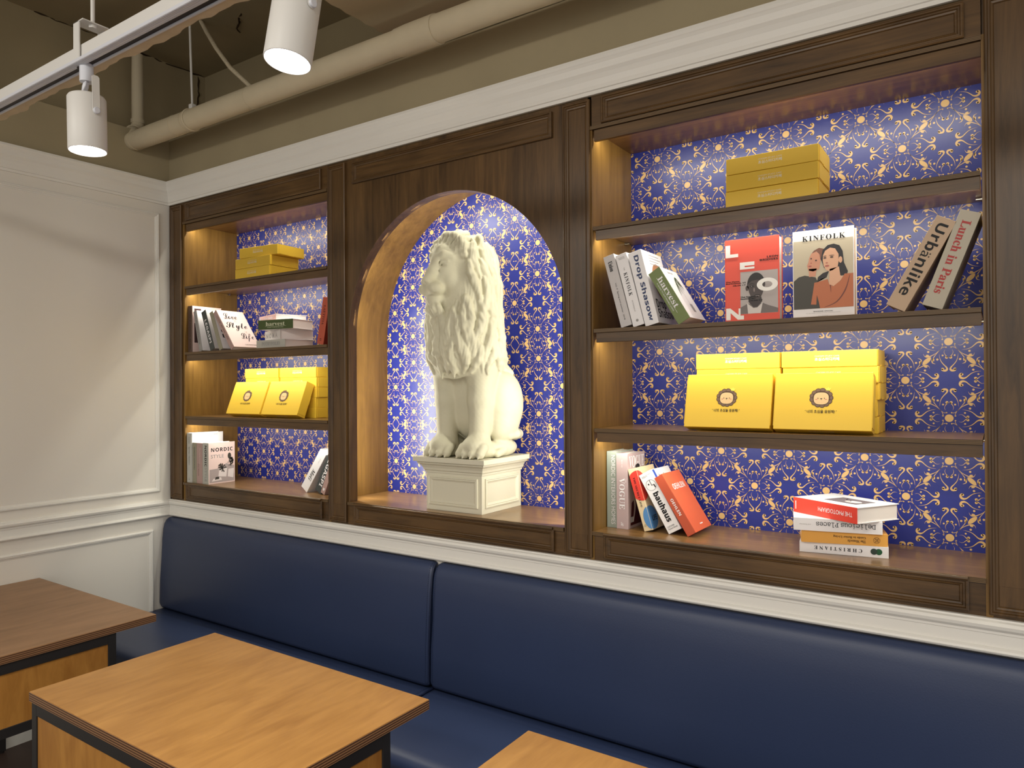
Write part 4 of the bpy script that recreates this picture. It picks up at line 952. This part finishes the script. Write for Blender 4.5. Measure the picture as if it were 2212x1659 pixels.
sp_text(t, serif('II'), 0.041, 0.215, 0.020, 0.012, 0.010, flat(90, 34, 26), right=True, a=0.02)

# --- left bookcase, sill
t = book('tall white book upright against the left side of the left bookcase sill', (0.1345, 0.010, Z4), 0.0430, 0.252, 0.178, WHT, flat(186, 186, 180), group=B4L)
sp_text(t, ital('Translate'), 0.043, 0.252, 0.215, 0.036, 0.007, CHAR, a=0.020); sp_text(t, ital('Spring / Summer'), 0.043, 0.252, 0.135, 0.095, 0.010, CHAR, a=0.020); sp_text(t, '18', 0.043, 0.252, 0.018, 0.010, 0.006, INK, a=0.02)
letter(t, 'Sketch', (0.043, 0.040, 0.236), (0, 1, 0), (0, 0, 1), 0.026, 0.006, KGR)
letter(t, 'What do creative\nideas begin?', (0.043, 0.110, 0.236), (0, 1, 0), (0, 0, 1), 0.068, 0.016, KGR)
t = book('olive grey GORDO HOGANO book upright on the left bookcase sill', (0.1790, 0.012, Z4), 0.0360, 0.204, 0.150, WHT, OLIV, group=B4L)
sp_text(t, 'GORDO HOGANO', 0.036, 0.204, 0.125, 0.115, 0.0085, CHAR, a=0.018); 
t = book('dusty pink book upright between olive and NORDIC STYLE books', (0.2165, 0.012, Z4), 0.0490, 0.204, 0.150, WHT, DPINK, group=B4L)
sp_text(t, 'The Family Home', 0.049, 0.204, 0.140, 0.080, 0.0075, PINK, a=0.028); sp_text(t, 'Gus Powell', 0.049, 0.204, 0.070, 0.060, 0.0075, BROWN, a=0.016)
t = book('NORDIC STYLE book with sofa and plant on its pale cover, left sill', (0.2670, 0.012, Z4), 0.0490, 0.206, 0.150, PINK, flat(178, 178, 170), group=B4L)
sp_text(t, bold('NORDIC'), 0.049, 0.206, 0.140, 0.105, 0.0165, INK, a=0.027); sp_text(t, 'STYLE', 0.049, 0.206, 0.048, 0.070, 0.0165, KGR, a=0.027)
letter(t, bold('NORDIC'), (0.049, 0.076, 0.170), (0, 1, 0), (0, 0, 1), 0.122, 0.019, INK, spacing=1.15)
letter(t, 'STYLE', (0.049, 0.050, 0.137), (0, 1, 0), (0, 0, 1), 0.072, 0.017, KGR)
cp = decal(t, 'sofa_print', (0.049, 0, 0), (0, 1, 0), (0, 0, 1), [[(0.006, 0.006), (0.146, 0.006), (0.146, 0.085), (0.10, 0.098), (0.055, 0.075), (0.006, 0.072)]], flat(176, 164, 162), 0.0005)
decal(cp, 'cushion_print', (0.049, 0, 0), (0, 1, 0), (0, 0, 1), [[(0.055, 0.035), (0.100, 0.030), (0.105, 0.075), (0.060, 0.070)], [(0.108, 0.030), (0.140, 0.022), (0.144, 0.070), (0.112, 0.068)], [(0.018, 0.012), (0.075, 0.016), (0.070, 0.030), (0.028, 0.026)]], flat(228, 220, 218), 0.0008)
lf = [p for k in range(9) for p in stroke([(0.078, 0.072), (0.078+0.020*math.cos(k*0.6+0.4), 0.078+0.022*math.sin(k*0.6)), (0.078+0.026*math.cos(k*0.6+0.3), 0.074+0.014*math.sin(k*0.6))], [0.003, 0.007, 0.001], 2)]
lf += [p for k in range(6) for p in stroke([(0.135, 0.118), (0.128-0.012*math.cos(k), 0.112+0.016*math.sin(k*1.1)), (0.122+0.018*math.cos(k), 0.098+0.02*math.sin(k))], [0.003, 0.008, 0.001], 2)]
lf += [ell(0.118, 0.135, 0.010, 0.016, 12), [(0.035, 0.020), (0.060, 0.022), (0.058, 0.034), (0.040, 0.033)]]
decal(cp, 'plant_print', (0.049, 0, 0), (0, 1, 0), (0, 0, 1), lf, flat(70, 68, 62), 0.0010)
t = book('white MaG book leaning right on the left bookcase sill', (0.957, 0.088, Z4), 0.0460, 0.220, 0.150, WHT, lean=36.5, right=True, group=B4L)
sp_text(t, ital('MaG'), 0.046, 0.220, 0.088, 0.060, 0.020, INK, right=True, a=0.026); sp_text(t, 'Casa Vogue', 0.046, 0.220, 0.172, 0.026, 0.004, CHAR, right=True, a=0.028)
t = book('charcoal LEGASPI book leaning behind the pilaster on the left sill', (1.056, 0.085, Z4), 0.0430, 0.208, 0.150, CHAR, lean=28.0, right=True, group=B4L)
sp_text(t, bold('LEGASPI'), 0.043, 0.208, 0.108, 0.155, 0.020, WHT, right=True, a=0.023)
t = book('thin rose book leaning right, nearly hidden by the pilaster, left sill', (1.086, 0.078, Z4), 0.0260, 0.205, 0.150, DPINK, lean=25.0, right=True, group=B4L)
decal(t, 'label_print', (-0.013, 0, 0.022), (1, 0, 0), (0, 0, 1), [[(-0.005, -0.006), (0.005, -0.006), (0.005, 0.006), (-0.005, 0.006)]], WHT)
# ================================================================== seated lion statue
def make_lion():
    H = 0.0034
    lo = np.array([-0.245, -0.17, -0.004]); hi = np.array([0.245, 0.345, 0.892])
    N = np.ceil((hi-lo)/H).astype(int)
    F = np.full(N, 0.3, dtype=np.float32)
    ax = [lo[i]+H*np.arange(N[i], dtype=np.float32) for i in range(3)]
    def sub(bl, bh, pad):
        a = np.maximum(((np.array(bl)-pad-lo)/H).astype(int), 0); b = np.minimum(((np.array(bh)+pad-lo)/H).astype(int)+2, N)
        sl = tuple(slice(a[i], b[i]) for i in range(3))
        X, Y, Z = np.meshgrid(ax[0][sl[0]], ax[1][sl[1]], ax[2][sl[2]], indexing='ij')
        return sl, X, Y, Z
    def blend(sl, d, k, cut=False):
        f = F[sl]
        if cut:
            h = np.clip(0.5-0.5*(f+d)/k, 0, 1); F[sl] = f*(1-h)-d*h+k*h*(1-h)
        else:
            h = np.clip(0.5+0.5*(d-f)/k, 0, 1); F[sl] = d*(1-h)+f*h-k*h*(1-h)
    def E(c, r, k=0.02, R=None, cut=False):
        c = np.array(c, float); r = np.array(r, float); m = r.max() if R is not None else None
        ext = np.full(3, m) if R is not None else r
        sl, X, Y, Z = sub(c-ext, c+ext, k+0.012)
        X = X-c[0]; Y = Y-c[1]; Z = Z-c[2]
        if R is not None:
            A = np.array(R)
            X, Y, Z = (A[0][0]*X+A[0][1]*Y+A[0][2]*Z, A[1][0]*X+A[1][1]*Y+A[1][2]*Z, A[2][0]*X+A[2][1]*Y+A[2][2]*Z)
        k0 = np.sqrt((X/r[0])**2+(Y/r[1])**2+(Z/r[2])**2)+1e-6
        k1 = np.sqrt((X/r[0]**2)**2+(Y/r[1]**2)**2+(Z/r[2]**2)**2)+1e-6
        blend(sl, k0*(k0-1)/k1, k, cut)
    def Cp(a, b, ra, rb, k=0.015, cut=False):
        a = np.array(a, float); b = np.array(b, float); r = max(ra, rb)
        sl, X, Y, Z = sub(np.minimum(a, b)-r, np.maximum(a, b)+r, k+0.006)
        ba = b-a; L2 = (ba@ba)+1e-9
        t = np.clip(((X-a[0])*ba[0]+(Y-a[1])*ba[1]+(Z-a[2])*ba[2])/L2, 0, 1)
        d = np.sqrt((X-a[0]-ba[0]*t)**2+(Y-a[1]-ba[1]*t)**2+(Z-a[2]-ba[2]*t)**2)-(ra+(rb-ra)*t)
        blend(sl, d, k, cut)
    def chain(P, R, k=0.008, cut=False):
        for i in range(len(P)-1): Cp(P[i], P[i+1], R[i], R[i+1], k, cut)
    # trunk
    Cp((0, 0.150, 0.50), (0, 0.205, 0.17), 0.108, 0.118, 0.03)
    E((0, 0.235, 0.13), (0.105, 0.08, 0.12), 0.03)
    Cp((0, 0.09, 0.42), (0, 0.14, 0.30), 0.085, 0.045, 0.03)
    for s in (-1, 1):
        # haunch, hind foot
        E((s*0.112, 0.205, 0.205), (0.074, 0.092, 0.130), 0.020)
        E((s*0.112, 0.195, 0.115), (0.050, 0.066, 0.065), 0.03)
        E((s*0.108, 0.200, 0.034), (0.044, 0.085, 0.036), 0.012)
        for q in (-0.030, -0.010, 0.011, 0.031):
            Cp((s*0.108+q, 0.165, 0.026), (s*0.108+q*1.1, 0.122, 0.016), 0.016, 0.0145, 0.005)
        # shoulder and front leg
        E((s*0.088, 0.115, 0.405), (0.064, 0.072, 0.115), 0.03)
        Cp((s*0.088, 0.108, 0.37), (s*0.081, 0.102, 0.22), 0.062, 0.049, 0.014)
        Cp((s*0.081, 0.102, 0.22), (s*0.079, 0.095, 0.085), 0.049, 0.041, 0.012)
        E((s*0.079, 0.078, 0.045), (0.056, 0.062, 0.043), 0.018)
        E((s*0.079, 0.100, 0.025), (0.058, 0.050, 0.028), 0.012)
        for q in (-0.046, -0.016, 0.016, 0.046):
            f = 0.006 if abs(q) > 0.03 else 0.0
            chain([(s*0.079+q*0.75, 0.080, 0.052), (s*0.079+q, 0.048+f, 0.040), (s*0.079+q*1.06, 0.026+f, 0.018)], [0.018, 0.0185, 0.0165], 0.005)
            Cp((s*0.079+q*1.08, 0.014+f, 0.010), (s*0.079+q*1.1, 0.008+f, 0.004), 0.006, 0.003, 0.003)
    # tail curling round the near side
    chain([(0.03, 0.315, 0.06), (0.10, 0.305, 0.075), (0.138, 0.272, 0.084), (0.150, 0.235, 0.086), (0.146, 0.195, 0.082)], [0.019, 0.019, 0.019, 0.019, 0.017], 0.006)
    # mane masses
    E((0.000, 0.125, 0.740), (0.108, 0.105, 0.118), 0.03)
    E((0.000, 0.110, 0.640), (0.138, 0.118, 0.150), 0.04)
    E((0.000, 0.098, 0.510), (0.148, 0.118, 0.160), 0.04)
    E((-0.006, 0.070, 0.410), (0.118, 0.085, 0.110), 0.03)
    # head frame, turned to the lion's right
    al = math.radians(8); h = np.array([-math.sin(al), -math.cos(al), 0]); l = np.array([math.cos(al), -math.sin(al), 0])
    C0 = np.array([-0.022, 0.078, 0.0])
    def P(f, s, z): return C0+h*f+l*s+np.array([0, 0, z])
    RM = [list(l), list(-h), [0, 0, 1]]
    E(P(0.020, 0, 0.740), (0.080, 0.080, 0.085), 0.02, RM)                 # skull
    E(P(0.050, 0, 0.690), (0.066, 0.062, 0.066), 0.02, RM)                 # mid face
    for s in (-1, 1):
        E(P(0.048, s*0.046, 0.668), (0.030, 0.042, 0.040), 0.014, RM)      # cheeks
    chain([P(0.070, 0, 0.790), P(0.092, 0, 0.748), P(0.120, 0, 0.700), P(0.146, 0, 0.664)], [0.024, 0.021, 0.020, 0.019], 0.012)   # bridge of the nose
    E(P(0.108, 0, 0.640), (0.044, 0.046, 0.036), 0.012, RM)                # muzzle
    for s in (-1, 1):
        E(P(0.124, s*0.024, 0.636), (0.0275, 0.034, 0.0255), 0.006, RM)    # whisker pads
        chain([P(0.092, s*0.012, 0.762), P(0.088, s*0.030, 0.768), P(0.064, s*0.056, 0.758)], [0.013, 0.014, 0.010], 0.008)   # brow
        E(P(0.096, s*0.035, 0.734), (0.020, 0.013, 0.0125), 0.005, RM, cut=True)   # eye socket
        E(P(0.076, s*0.035, 0.732), (0.0175, 0.0165, 0.0135), 0.002, RM)         # eyeball
        chain([P(0.096, s*0.016, 0.728), P(0.0935, s*0.030, 0.741), P(0.082, s*0.047, 0.741), P(0.070, s*0.056, 0.734)], [0.0044, 0.0056, 0.0056, 0.004], 0.0025)   # upper lid
        chain([P(0.096, s*0.016, 0.726), P(0.091, s*0.032, 0.721), P(0.078, s*0.049, 0.725)], [0.0030, 0.0032, 0.0028], 0.0025)
        chain([P(0.101, s*0.017, 0.722), P(0.106, s*0.024, 0.700)], [0.0026, 0.0016], 0.003, True)    # tear line
    E(P(0.096, 0, 0.598), (0.037, 0.044, 0.024), 0.010, RM)                # lower jaw
    E(P(0.112, 0, 0.586), (0.027, 0.024, 0.024), 0.008, RM)                # chin
    for q in (-0.018, -0.006, 0.007, 0.019):
        chain([P(0.112, q, 0.584), P(0.108, q*1.1, 0.565), P(0.098, q, 0.548)], [0.011, 0.009, 0.003], 0.005)   # chin tuft
    E(P(0.152, 0, 0.660), (0.0205, 0.014, 0.0115), 0.003, RM)              # nose leather
    for s in (-1, 1):
        E(P(0.166, s*0.0095, 0.656), (0.0055, 0.008, 0.0045), 0.002, RM, cut=True)
        chain([P(0.162, s*0.002, 0.627), P(0.155, s*0.020, 0.613), P(0.134, s*0.042, 0.612), P(0.100, s*0.052, 0.610), P(0.084, s*0.052, 0.606)], [0.0046, 0.0060, 0.0062, 0.0058, 0.004], 0.0025, True)   # mouth line
    chain([P(0.170, 0, 0.650), P(0.168, 0, 0.627)], [0.0034, 0.0034], 0.002, True)
    # forehead tuft and brows of the mane framing the face
    rng = random.Random(3)
    for k in range(13):
        a = PI*(0.0+1.0*k/12)+rng.uniform(-0.08, 0.08); w_ = rng.uniform(0.8, 1.2); b_ = a+rng.uniform(-0.35, 0.35)
        p0 = P(0.056, 0.060*math.cos(a), 0.768+0.050*math.sin(a)); p1 = P(0.034, 0.090*math.cos(a), 0.770+0.082*math.sin(a)); p2 = P(-0.025, 0.102*math.cos(b_), 0.768+0.100*math.sin(b_)); p3 = P(-0.07, 0.104*math.cos(b_+0.2), 0.76+0.09*math.sin(b_+0.2))
        chain([p0, p1, p2, p3], [0.006*w_, 0.014*w_, 0.013*w_, 0.006], 0.007)
    # long locks laid on the mane surface
    def surf(th, z, yc):
        dx, dy = math.cos(th), math.sin(th)
        for r in np.arange(0.24, 0.02, -0.004):
            x, y = dx*r, yc+dy*r
            i = ((np.array([x, y, z])-lo)/H).astype(int)
            if (i < 0).any() or (i >= N).any(): continue
            if F[i[0], i[1], i[2]] < 0: return np.array([x, y, z])
        return None
    face = P(0.06, 0, 0.68)
    base = F.copy()
    locks = []
    rows = [(0.815, 11, 0.15), (0.745, 14, 0.19), (0.675, 16, 0.21), (0.60, 18, 0.21), (0.53, 19, 0.19), (0.46, 18, 0.14)]
    for ri, (z0, n, L) in enumerate(rows):
        for k in range(n):
            th = 2*PI*(k+0.5*(ri % 2)+rng.uniform(-0.2, 0.2))/n
            zs = z0+rng.uniform(-0.02, 0.02); ph = rng.uniform(0, 6.28); am = rng.uniform(0.08, 0.17)*(1 if rng.random() < 0.5 else -1)
            Pp, Rr = [], []
            m = 7
            for j in range(m):
                t = j/(m-1)
                z = zs-L*t*rng.uniform(0.96, 1.04)
                if z < 0.315: break
                yc = 0.105+0.02*(z-0.4)
                tt = th+am*math.sin(ph+t*4.6)
                # hair sweeps away from the face and then down to the chest
                p = surf(tt, z, yc)
                if p is None: break
                d = p-face
                if d@h > -0.012 and np.linalg.norm(d*np.array([1, 1, 0.9])) < 0.112: 
                    Pp, Rr = [], []; continue
                c = np.array([0, yc, z]); o = (p-c)/np.linalg.norm(p-c)
                Pp.append(p+o*0.0035); Rr.append(0.0035+0.0125*math.sin(PI*min(t*0.85+0.14, 1)))
            if len(Pp) > 2: locks.append((Pp, Rr))
    for Pp, Rr in locks: chain(Pp, Rr, 0.0035)
    for s in (-1, 1):                                                       # ears, standing out of the mane
        E(P(-0.030, s*0.098, 0.822), (0.024, 0.016, 0.032), 0.006, RM)
        E(P(-0.012, s*0.102, 0.822), (0.014, 0.011, 0.021), 0.004, RM, cut=True)
    # pointed tips along the bottom of the chest mane
    for k, (x, y, z, L) in enumerate([(-0.080, 0.022, 0.375, 0.04), (-0.040, 0.004, 0.352, 0.050), (-0.006, 0.0, 0.352, 0.036), (0.022, 0.0, 0.36, 0.055), (0.066, 0.014, 0.385, 0.04)]):
        chain([(x, y+0.006, z+0.04), (x+0.004, y+0.004, z), (x+0.002, y+0.012, z-L)], [0.017, 0.012, 0.004], 0.010)
    # ---- surface nets
    S_ = F < 0
    c = [S_[i:N[0]-1+i, j:N[1]-1+j, k:N[2]-1+k] for i in (0, 1) for j in (0, 1) for k in (0, 1)]
    cnt = sum(a_.astype(np.int8) for a_ in c)
    act = (cnt > 0) & (cnt < 8)
    idx = np.argwhere(act); vid = np.full(act.shape, -1, dtype=np.int32); vid[act] = np.arange(len(idx))
    acc = np.zeros((len(idx), 3)); num = np.zeros(len(idx))
    offs = [(i, j, k) for i in (0, 1) for j in (0, 1) for k in (0, 1)]
    V = {o: F[idx[:, 0]+o[0], idx[:, 1]+o[1], idx[:, 2]+o[2]] for o in offs}
    for a_ in offs:
        for d in range(3):
            if a_[d]: continue
            b_ = list(a_); b_[d] = 1; b_ = tuple(b_)
            fa, fb_ = V[a_], V[b_]; m = (fa < 0) != (fb_ < 0)
            t = np.where(m, fa/(fa-fb_+1e-12), 0)
            pt = np.array(a_)[None, :]+np.zeros((len(idx), 3)); pt[:, d] = t
            acc[m] += pt[m]; num[m] += 1
    pos = lo+H*(idx+acc/num[:, None])
    faces = []
    for d in range(3):
        e1, e2 = [(1, 2), (2, 0), (0, 1)][d]
        sl0 = [slice(1, N[q]-1) for q in range(3)]; sl0[d] = slice(0, N[d]-1)
        sl1 = list(sl0); sl1[d] = slice(1, N[d])
        A = S_[tuple(sl0)]; B = S_[tuple(sl1)]
        ch = np.argwhere(A != B); inside = A[A != B]
        off = np.array([sl0[q].start for q in range(3)]); g = ch+off
        def q_(da, db):
            w_ = g.copy(); w_[:, e1] += da; w_[:, e2] += db
            return vid[w_[:, 0], w_[:, 1], w_[:, 2]]
        qd = np.stack([q_(-1, -1), q_(0, -1), q_(0, 0), q_(-1, 0)], 1)
        qd[~inside] = qd[~inside][:, ::-1]
        faces.append(qd)
    faces = np.concatenate(faces); faces = faces[(faces >= 0).all(1)]
    # fine hair grooves on the mane, worked along the surface normals
    me = bpy.data.meshes.new('lion_statue')
    me.from_pydata(pos.tolist(), [], faces.tolist()); me.update()
    # one light smoothing pass, then the grooves
    ed = np.array([e.vertices[:] for e in me.edges]); nb = np.zeros((len(pos), 3)); dg = np.zeros(len(pos))
    np.add.at(nb, ed[:, 0], pos[ed[:, 1]]); np.add.at(nb, ed[:, 1], pos[ed[:, 0]]); np.add.at(dg, ed[:, 0], 1); np.add.at(dg, ed[:, 1], 1)
    pos = pos*0.6+nb/dg[:, None]*0.4
    me.vertices.foreach_set('co', pos.astype(np.float32).ravel()); me.update()
    nor = np.zeros(len(pos)*3, dtype=np.float32); me.vertices.foreach_get('normal', nor); nor = nor.reshape(-1, 3)
    th = np.arctan2(pos[:, 1]-0.11, pos[:, 0]); z = pos[:, 2]
    fd = pos-face; isface = (fd@h > -0.02) & (np.linalg.norm(fd*np.array([1, 1, 0.85]), axis=1) < 0.105)
    mk = np.clip((z-0.32)/0.04, 0, 1)*np.where(isface, 0.0, 1.0)
    g = np.sin(th*34+3.0*np.sin(z*26+th*2)+2.2*np.sin(z*61+1.7*th))
    g2 = np.sin(th*71+4.0*np.sin(z*33-th*3))
    leg = (1-np.clip((z-0.32)/0.04, 0, 1))*0.00022*np.sin(th*40+z*90+3*np.sin(z*45))*np.sin(z*160+th*9)
    disp = mk*(0.0008*g+0.0005*g2)+leg
    pos = pos+nor*disp[:, None]
    pos[:, 2] = np.maximum(pos[:, 2], 0.0006)
    me.vertices.foreach_set('co', pos.astype(np.float32).ravel()); me.update()
    me.polygons.foreach_set('use_smooth', [True]*len(me.polygons))
    me.materials.append(STATUE)
    o = bpy.data.objects.new('lion_statue', me); COL.objects.link(o)
    o.location = (1.858, 0.0, 1.3130)
    tag(o, 'cream plaster seated lion statue with head turned, on the white plinth', 'statue')
    return o
lion = make_lion()
# ================================================================== pipes under the slab
PY, PZ, PR = -0.19, 2.8215, 0.0465
pp = thing('pipe', (2.5, PY, PZ), 'thick cream wrapped pipe running along the wall above the crown molding', 'pipe')
xs = [-0.012+0.03*0, 0.0, 0.02]+[0.1+0.12*k for k in range(52)]
rr = [PR*0.80, PR*0.94, PR]+[PR*(1+0.012*math.sin(k*1.7)+0.01*math.sin(k*0.63)) for k in range(52)]
build('pipe_run', MB().tube([(x, PY+0.001*math.sin(x*5), PZ) for x in xs], rr, 28), PIPEM, pp)
for x0, x1, r in ((0.030, 0.034, 1.03), (0.385, 0.389, 1.03), (0.475, 0.478, 1.03), (0.95, 0.953, 1.025), (1.845, 1.850, 1.06)):
    build('wrap_seam', MB().tube([(x0, PY, PZ), (x1, PY, PZ)], PR*r, 28), CRACK if r > 1.04 else PIPEM, pp)
build('coupling', MB().tube([(1.80, PY, PZ), (1.845, PY, PZ), (1.855, PY, PZ), (1.98, PY, PZ)], [PR*1.04, PR*1.08, PR*1.09, PR*1.09], 28), PIPEM, pp)
hg = thing('pipe_hanger', (0.515, PY, 2.87), 'thin white threaded rod hanger holding the thick pipe near its left end', 'hanger')
build('rod', MB().tube([(0.515, PY, 2.875), (0.475, PY+0.01, 3.387)], 0.0052, 10), METALW, hg)
build('clamp', MB().tube([(0.508+0.0*k, PY+PR*1.04*math.cos(2*PI*k/24), PZ+PR*1.04*math.sin(2*PI*k/24)) for k in range(25)], 0.004, 6), PIPEM, hg)
build('swivel', MB().box(0.502, 0.528, PY-0.012, PY+0.012, 2.866, 2.892), METALW, hg, bevel=0.003)
vp = thing('pipe', (-0.10, -0.11, 2.95), 'thin cream vertical pipe with an elbow in the ceiling corner left of the thick pipe', 'pipe')
build('pipe_run', MB().tube([(-0.092, -0.115, z) for z in (2.94, 3.0, 3.1, 3.2, 3.31)], [0.029, 0.0285, 0.029, 0.0285, 0.027], 20), PIPEM, vp)
build('elbow', MB().tube([(-0.092, -0.115, 2.96), (-0.092, -0.117, 2.935), (-0.085, -0.130, 2.908), (-0.070, -0.147, 2.894), (-0.050, -0.160, 2.888), (-0.02, -0.172, 2.876), (0.006, -0.182, 2.850)], [0.030, 0.031, 0.032, 0.033, 0.032, 0.032, 0.030], 20), PIPEM, vp)
build('collar', MB().tube([(-0.092, -0.115, 2.952), (-0.092, -0.115, 2.972)], 0.0335, 20), PIPEM, vp)
build('collar', MB().tube([(-0.066, -0.154, 2.891), (-0.050, -0.160, 2.887)], 0.0375, 20), PIPEM, vp)
build('fitting', MB().tube([(-0.092, -0.115, 3.31), (-0.092, -0.115, 3.345), (-0.092, -0.115, 3.387)], [0.012, 0.016, 0.020], 14), CRACK, vp)
# ribbed conduit from the slab to behind the thick pipe
cp_ = smooth_path([(0, 0)]*2, 1)
P3 = [Vector(p) for p in ((0.35, -0.04, 3.387), (0.43, -0.06, 3.30), (0.55, -0.09, 3.18), (0.70, -0.12, 3.04), (0.88, -0.14, 2.90))]
fine = []
for i in range(len(P3)-1):
    for j in range(40): fine.append(P3[i].lerp(P3[i+1], j/40))
fx = one('flexible_conduit', MB().tube(fine, [0.0100 if k % 4 < 2 else 0.0086 for k in range(len(fine))], 10, smooth=False), PIPEM, 'ribbed cream flexible conduit slanting from the slab down behind the pipe', 'conduit', origin=(0.58, -0.16, 3.1))
one('anchor_stub', MB().tube([(0.44, -0.32, 3.36), (0.44, -0.32, 3.387)], 0.008, 10), PIPEM, 'small cream anchor stub on the slab between conduit and spotlight', 'anchor', origin=(0.44, -0.32, 3.387))

# ================================================================== lighting track
TX0, TX1 = 0.35, 5.6
tk = thing('lighting_track', (2.6, -1.212, 2.392), 'white ceiling track with black slot crossing the upper left corner', 'track')
build('raceway', MB().box(TX0, TX1, -1.228, -1.186, 2.4005, 2.4350), METALW, tk, bevel=0.0012)
prof = [(-1.2350, 2.4000), (-1.2350, 2.3925), (-1.2330, 2.3915), (-1.2310, 2.3922), (-1.2290, 2.3915), (-1.2270, 2.3922), (-1.2250, 2.3915), (-1.2230, 2.3922), (-1.2210, 2.3915),
        (-1.2150, 2.3915), (-1.2148, 2.3985), (-1.2000, 2.3985), (-1.1998, 2.3915), (-1.1950, 2.3915), (-1.1950, 2.4000)]
build('rail', MB().sweep(prof, lambda t, a, b: (t, a, b), TX0, TX1), METALW2, tk)
build('slot', MB().box(TX0, TX1, -1.2146, -1.2002, 2.3955, 2.3984), SLOT, tk)
n = 300; vs = []
for k in range(n+1):
    x = TX0+(TX1-TX0)*k/n; e = 0.004*math.sin(x*17)+0.003*math.sin(x*41+1)+0.002*math.sin(x*97)
    vs += [(x, -1.1945, 2.3935), (x, -1.1700+e, 2.3945+0.001*math.sin(x*60)), (x, -1.1700+e, 2.402), (x, -1.1945, 2.402)]
fs = [(4*k+j, 4*k+(j+1) % 4, 4*k+4+(j+1) % 4, 4*k+4+j) for k in range(n) for j in range(4)]
build('wrapped_edge', MB().add(vs, fs), TAPE, tk)
for bx_ in (1.690, 3.70):
    b = build('bracket', MB().box(bx_-0.014, bx_+0.014, -1.2345, -1.2305, 2.396, 2.492).box(bx_-0.014, bx_+0.034, -1.2345, -1.172, 2.489, 2.492)
              .box(bx_-0.014, bx_+0.014, -1.176, -1.172, 2.40, 2.489), METALW, tk, bevel=0.0008)
    build('nut', MB().tube([(bx_+0.018, -1.203, 2.482), (bx_+0.018, -1.203, 2.489)], 0.010, 6), METALW, b)
    build('rod', MB().tube([(bx_+0.018, -1.203, 2.486), (bx_+0.018, -1.203, 3.0)], 0.0050, 10), METALW, tk)

def spot(x, label, tilt, zt, zb, bdx=0.0):
    t = thing('track_spotlight', (x, -1.2075, 2.3935), label, 'spotlight', 'white cylinder spotlights on the track')
    R = 0.0435; c = Vector((x, -1.2075, 0))
    build('adapter', MB().tube([(x, -1.2075, 2.3965), (x, -1.2075, 2.352)], [0.0158, 0.0158], 24), METALW2, t, bevel=0.0008)
    build('adapter_slot', MB().box(x-0.017, x-0.010, -1.2225, -1.2205, 2.386, 2.390), SLOT, t)
    # clear joint and cable
    build('joint', MB().tube([(x, -1.2075, 2.353), (x-0.006, -1.2075, 2.342), (x-0.010, -1.2075, 2.333), (x-0.004, -1.2075, 2.322), (x, -1.2075, zt-0.002)], [0.006, 0.0075, 0.007, 0.007, 0.009], 12), METALW2, t)
    build('cable', MB().tube([(x+0.006, -1.2115, 2.353), (x+0.007, -1.2135, 2.342), (x-0.002, -1.2155, 2.330), (x-0.005, -1.2115, 2.318), (x-0.002, -1.2085, zt-0.002)], 0.0026, 10), METALW2, t)
    top = Vector((x, -1.2075, zt)); axis = Vector((math.sin(tilt[0]), math.sin(tilt[1]), -1)).normalized()
    L_ = zt-zb; q = lambda d: top+axis*d
    hp = [q(0), q(0.0), q(0.0012), q(0.004), q(L_), q(L_), q(0.010+L_-0.030)]
    vs, fs = lathe_rings(top, axis, [(0, 0.0), (0, R-0.007), (0.002, R-0.003), (0.007, R), (L_-0.0015, R), (L_, R-0.0008), (L_, R-0.0020), (L_-0.016, R-0.0032)])
    hb = MB().add(vs, fs, True); o = build('housing', hb, METALW, t)
    vs, fs = lathe_rings(q(L_-0.0055), axis, [(0, 0.0), (0, R-0.0028), (-0.004, R-0.0028), (-0.004, 0.0)])
    build('lens', MB().add(vs, fs, False), LENS, t)
    # yoke arm on the right side with its round knob
    ax_ = Vector((1, 0.0, 0)); ax_ = (ax_-axis*ax_.dot(axis)).normalized(); side = axis.cross(ax_)
    def pt(d, s, o): return tuple(q(d)+side*s+ax_*(R+0.0015+o))
    w_ = 0.0088; vs = []; fs = []
    out = [(-0.040, -w_*0.55), (-0.036, -w_)]+[(0.048+w_*math.sin(a), -w_*math.cos(a)) for a in [PI*k/10 for k in range(11)]]+[(-0.036, w_), (-0.040, w_*0.55)]
    m = len(out)
    vs = [pt(d, s, 0) for d, s in out]+[pt(d, s, 0.0018) for d, s in out]
    fs = [tuple(range(m)), tuple(range(2*m-1, m-1, -1))]+[(i, (i+1) % m, (i+1) % m+m, i+m) for i in range(m)]
    y = build('yoke_arm', MB().add(vs, fs), METALW, t)
    k0 = Vector(pt(0.048, 0, 0.001)); k1 = Vector(pt(0.048, 0, 0.0065))
    build('knob', MB().tube([k0, k1, k1+ax_*0.0008], [0.0082, 0.0078, 0.0062], 20, smooth=False), METALW2, t, bevel=0.0004)
    return t
spot(1.6855, 'white cylinder track spotlight hanging at the left over the corner', (0.035, 0.0), 2.3165, 2.1775)
spot(2.490, 'white cylinder track spotlight at the top, cut by the upper edge of the picture', (-0.02, -0.17), 2.3350, 2.1830)
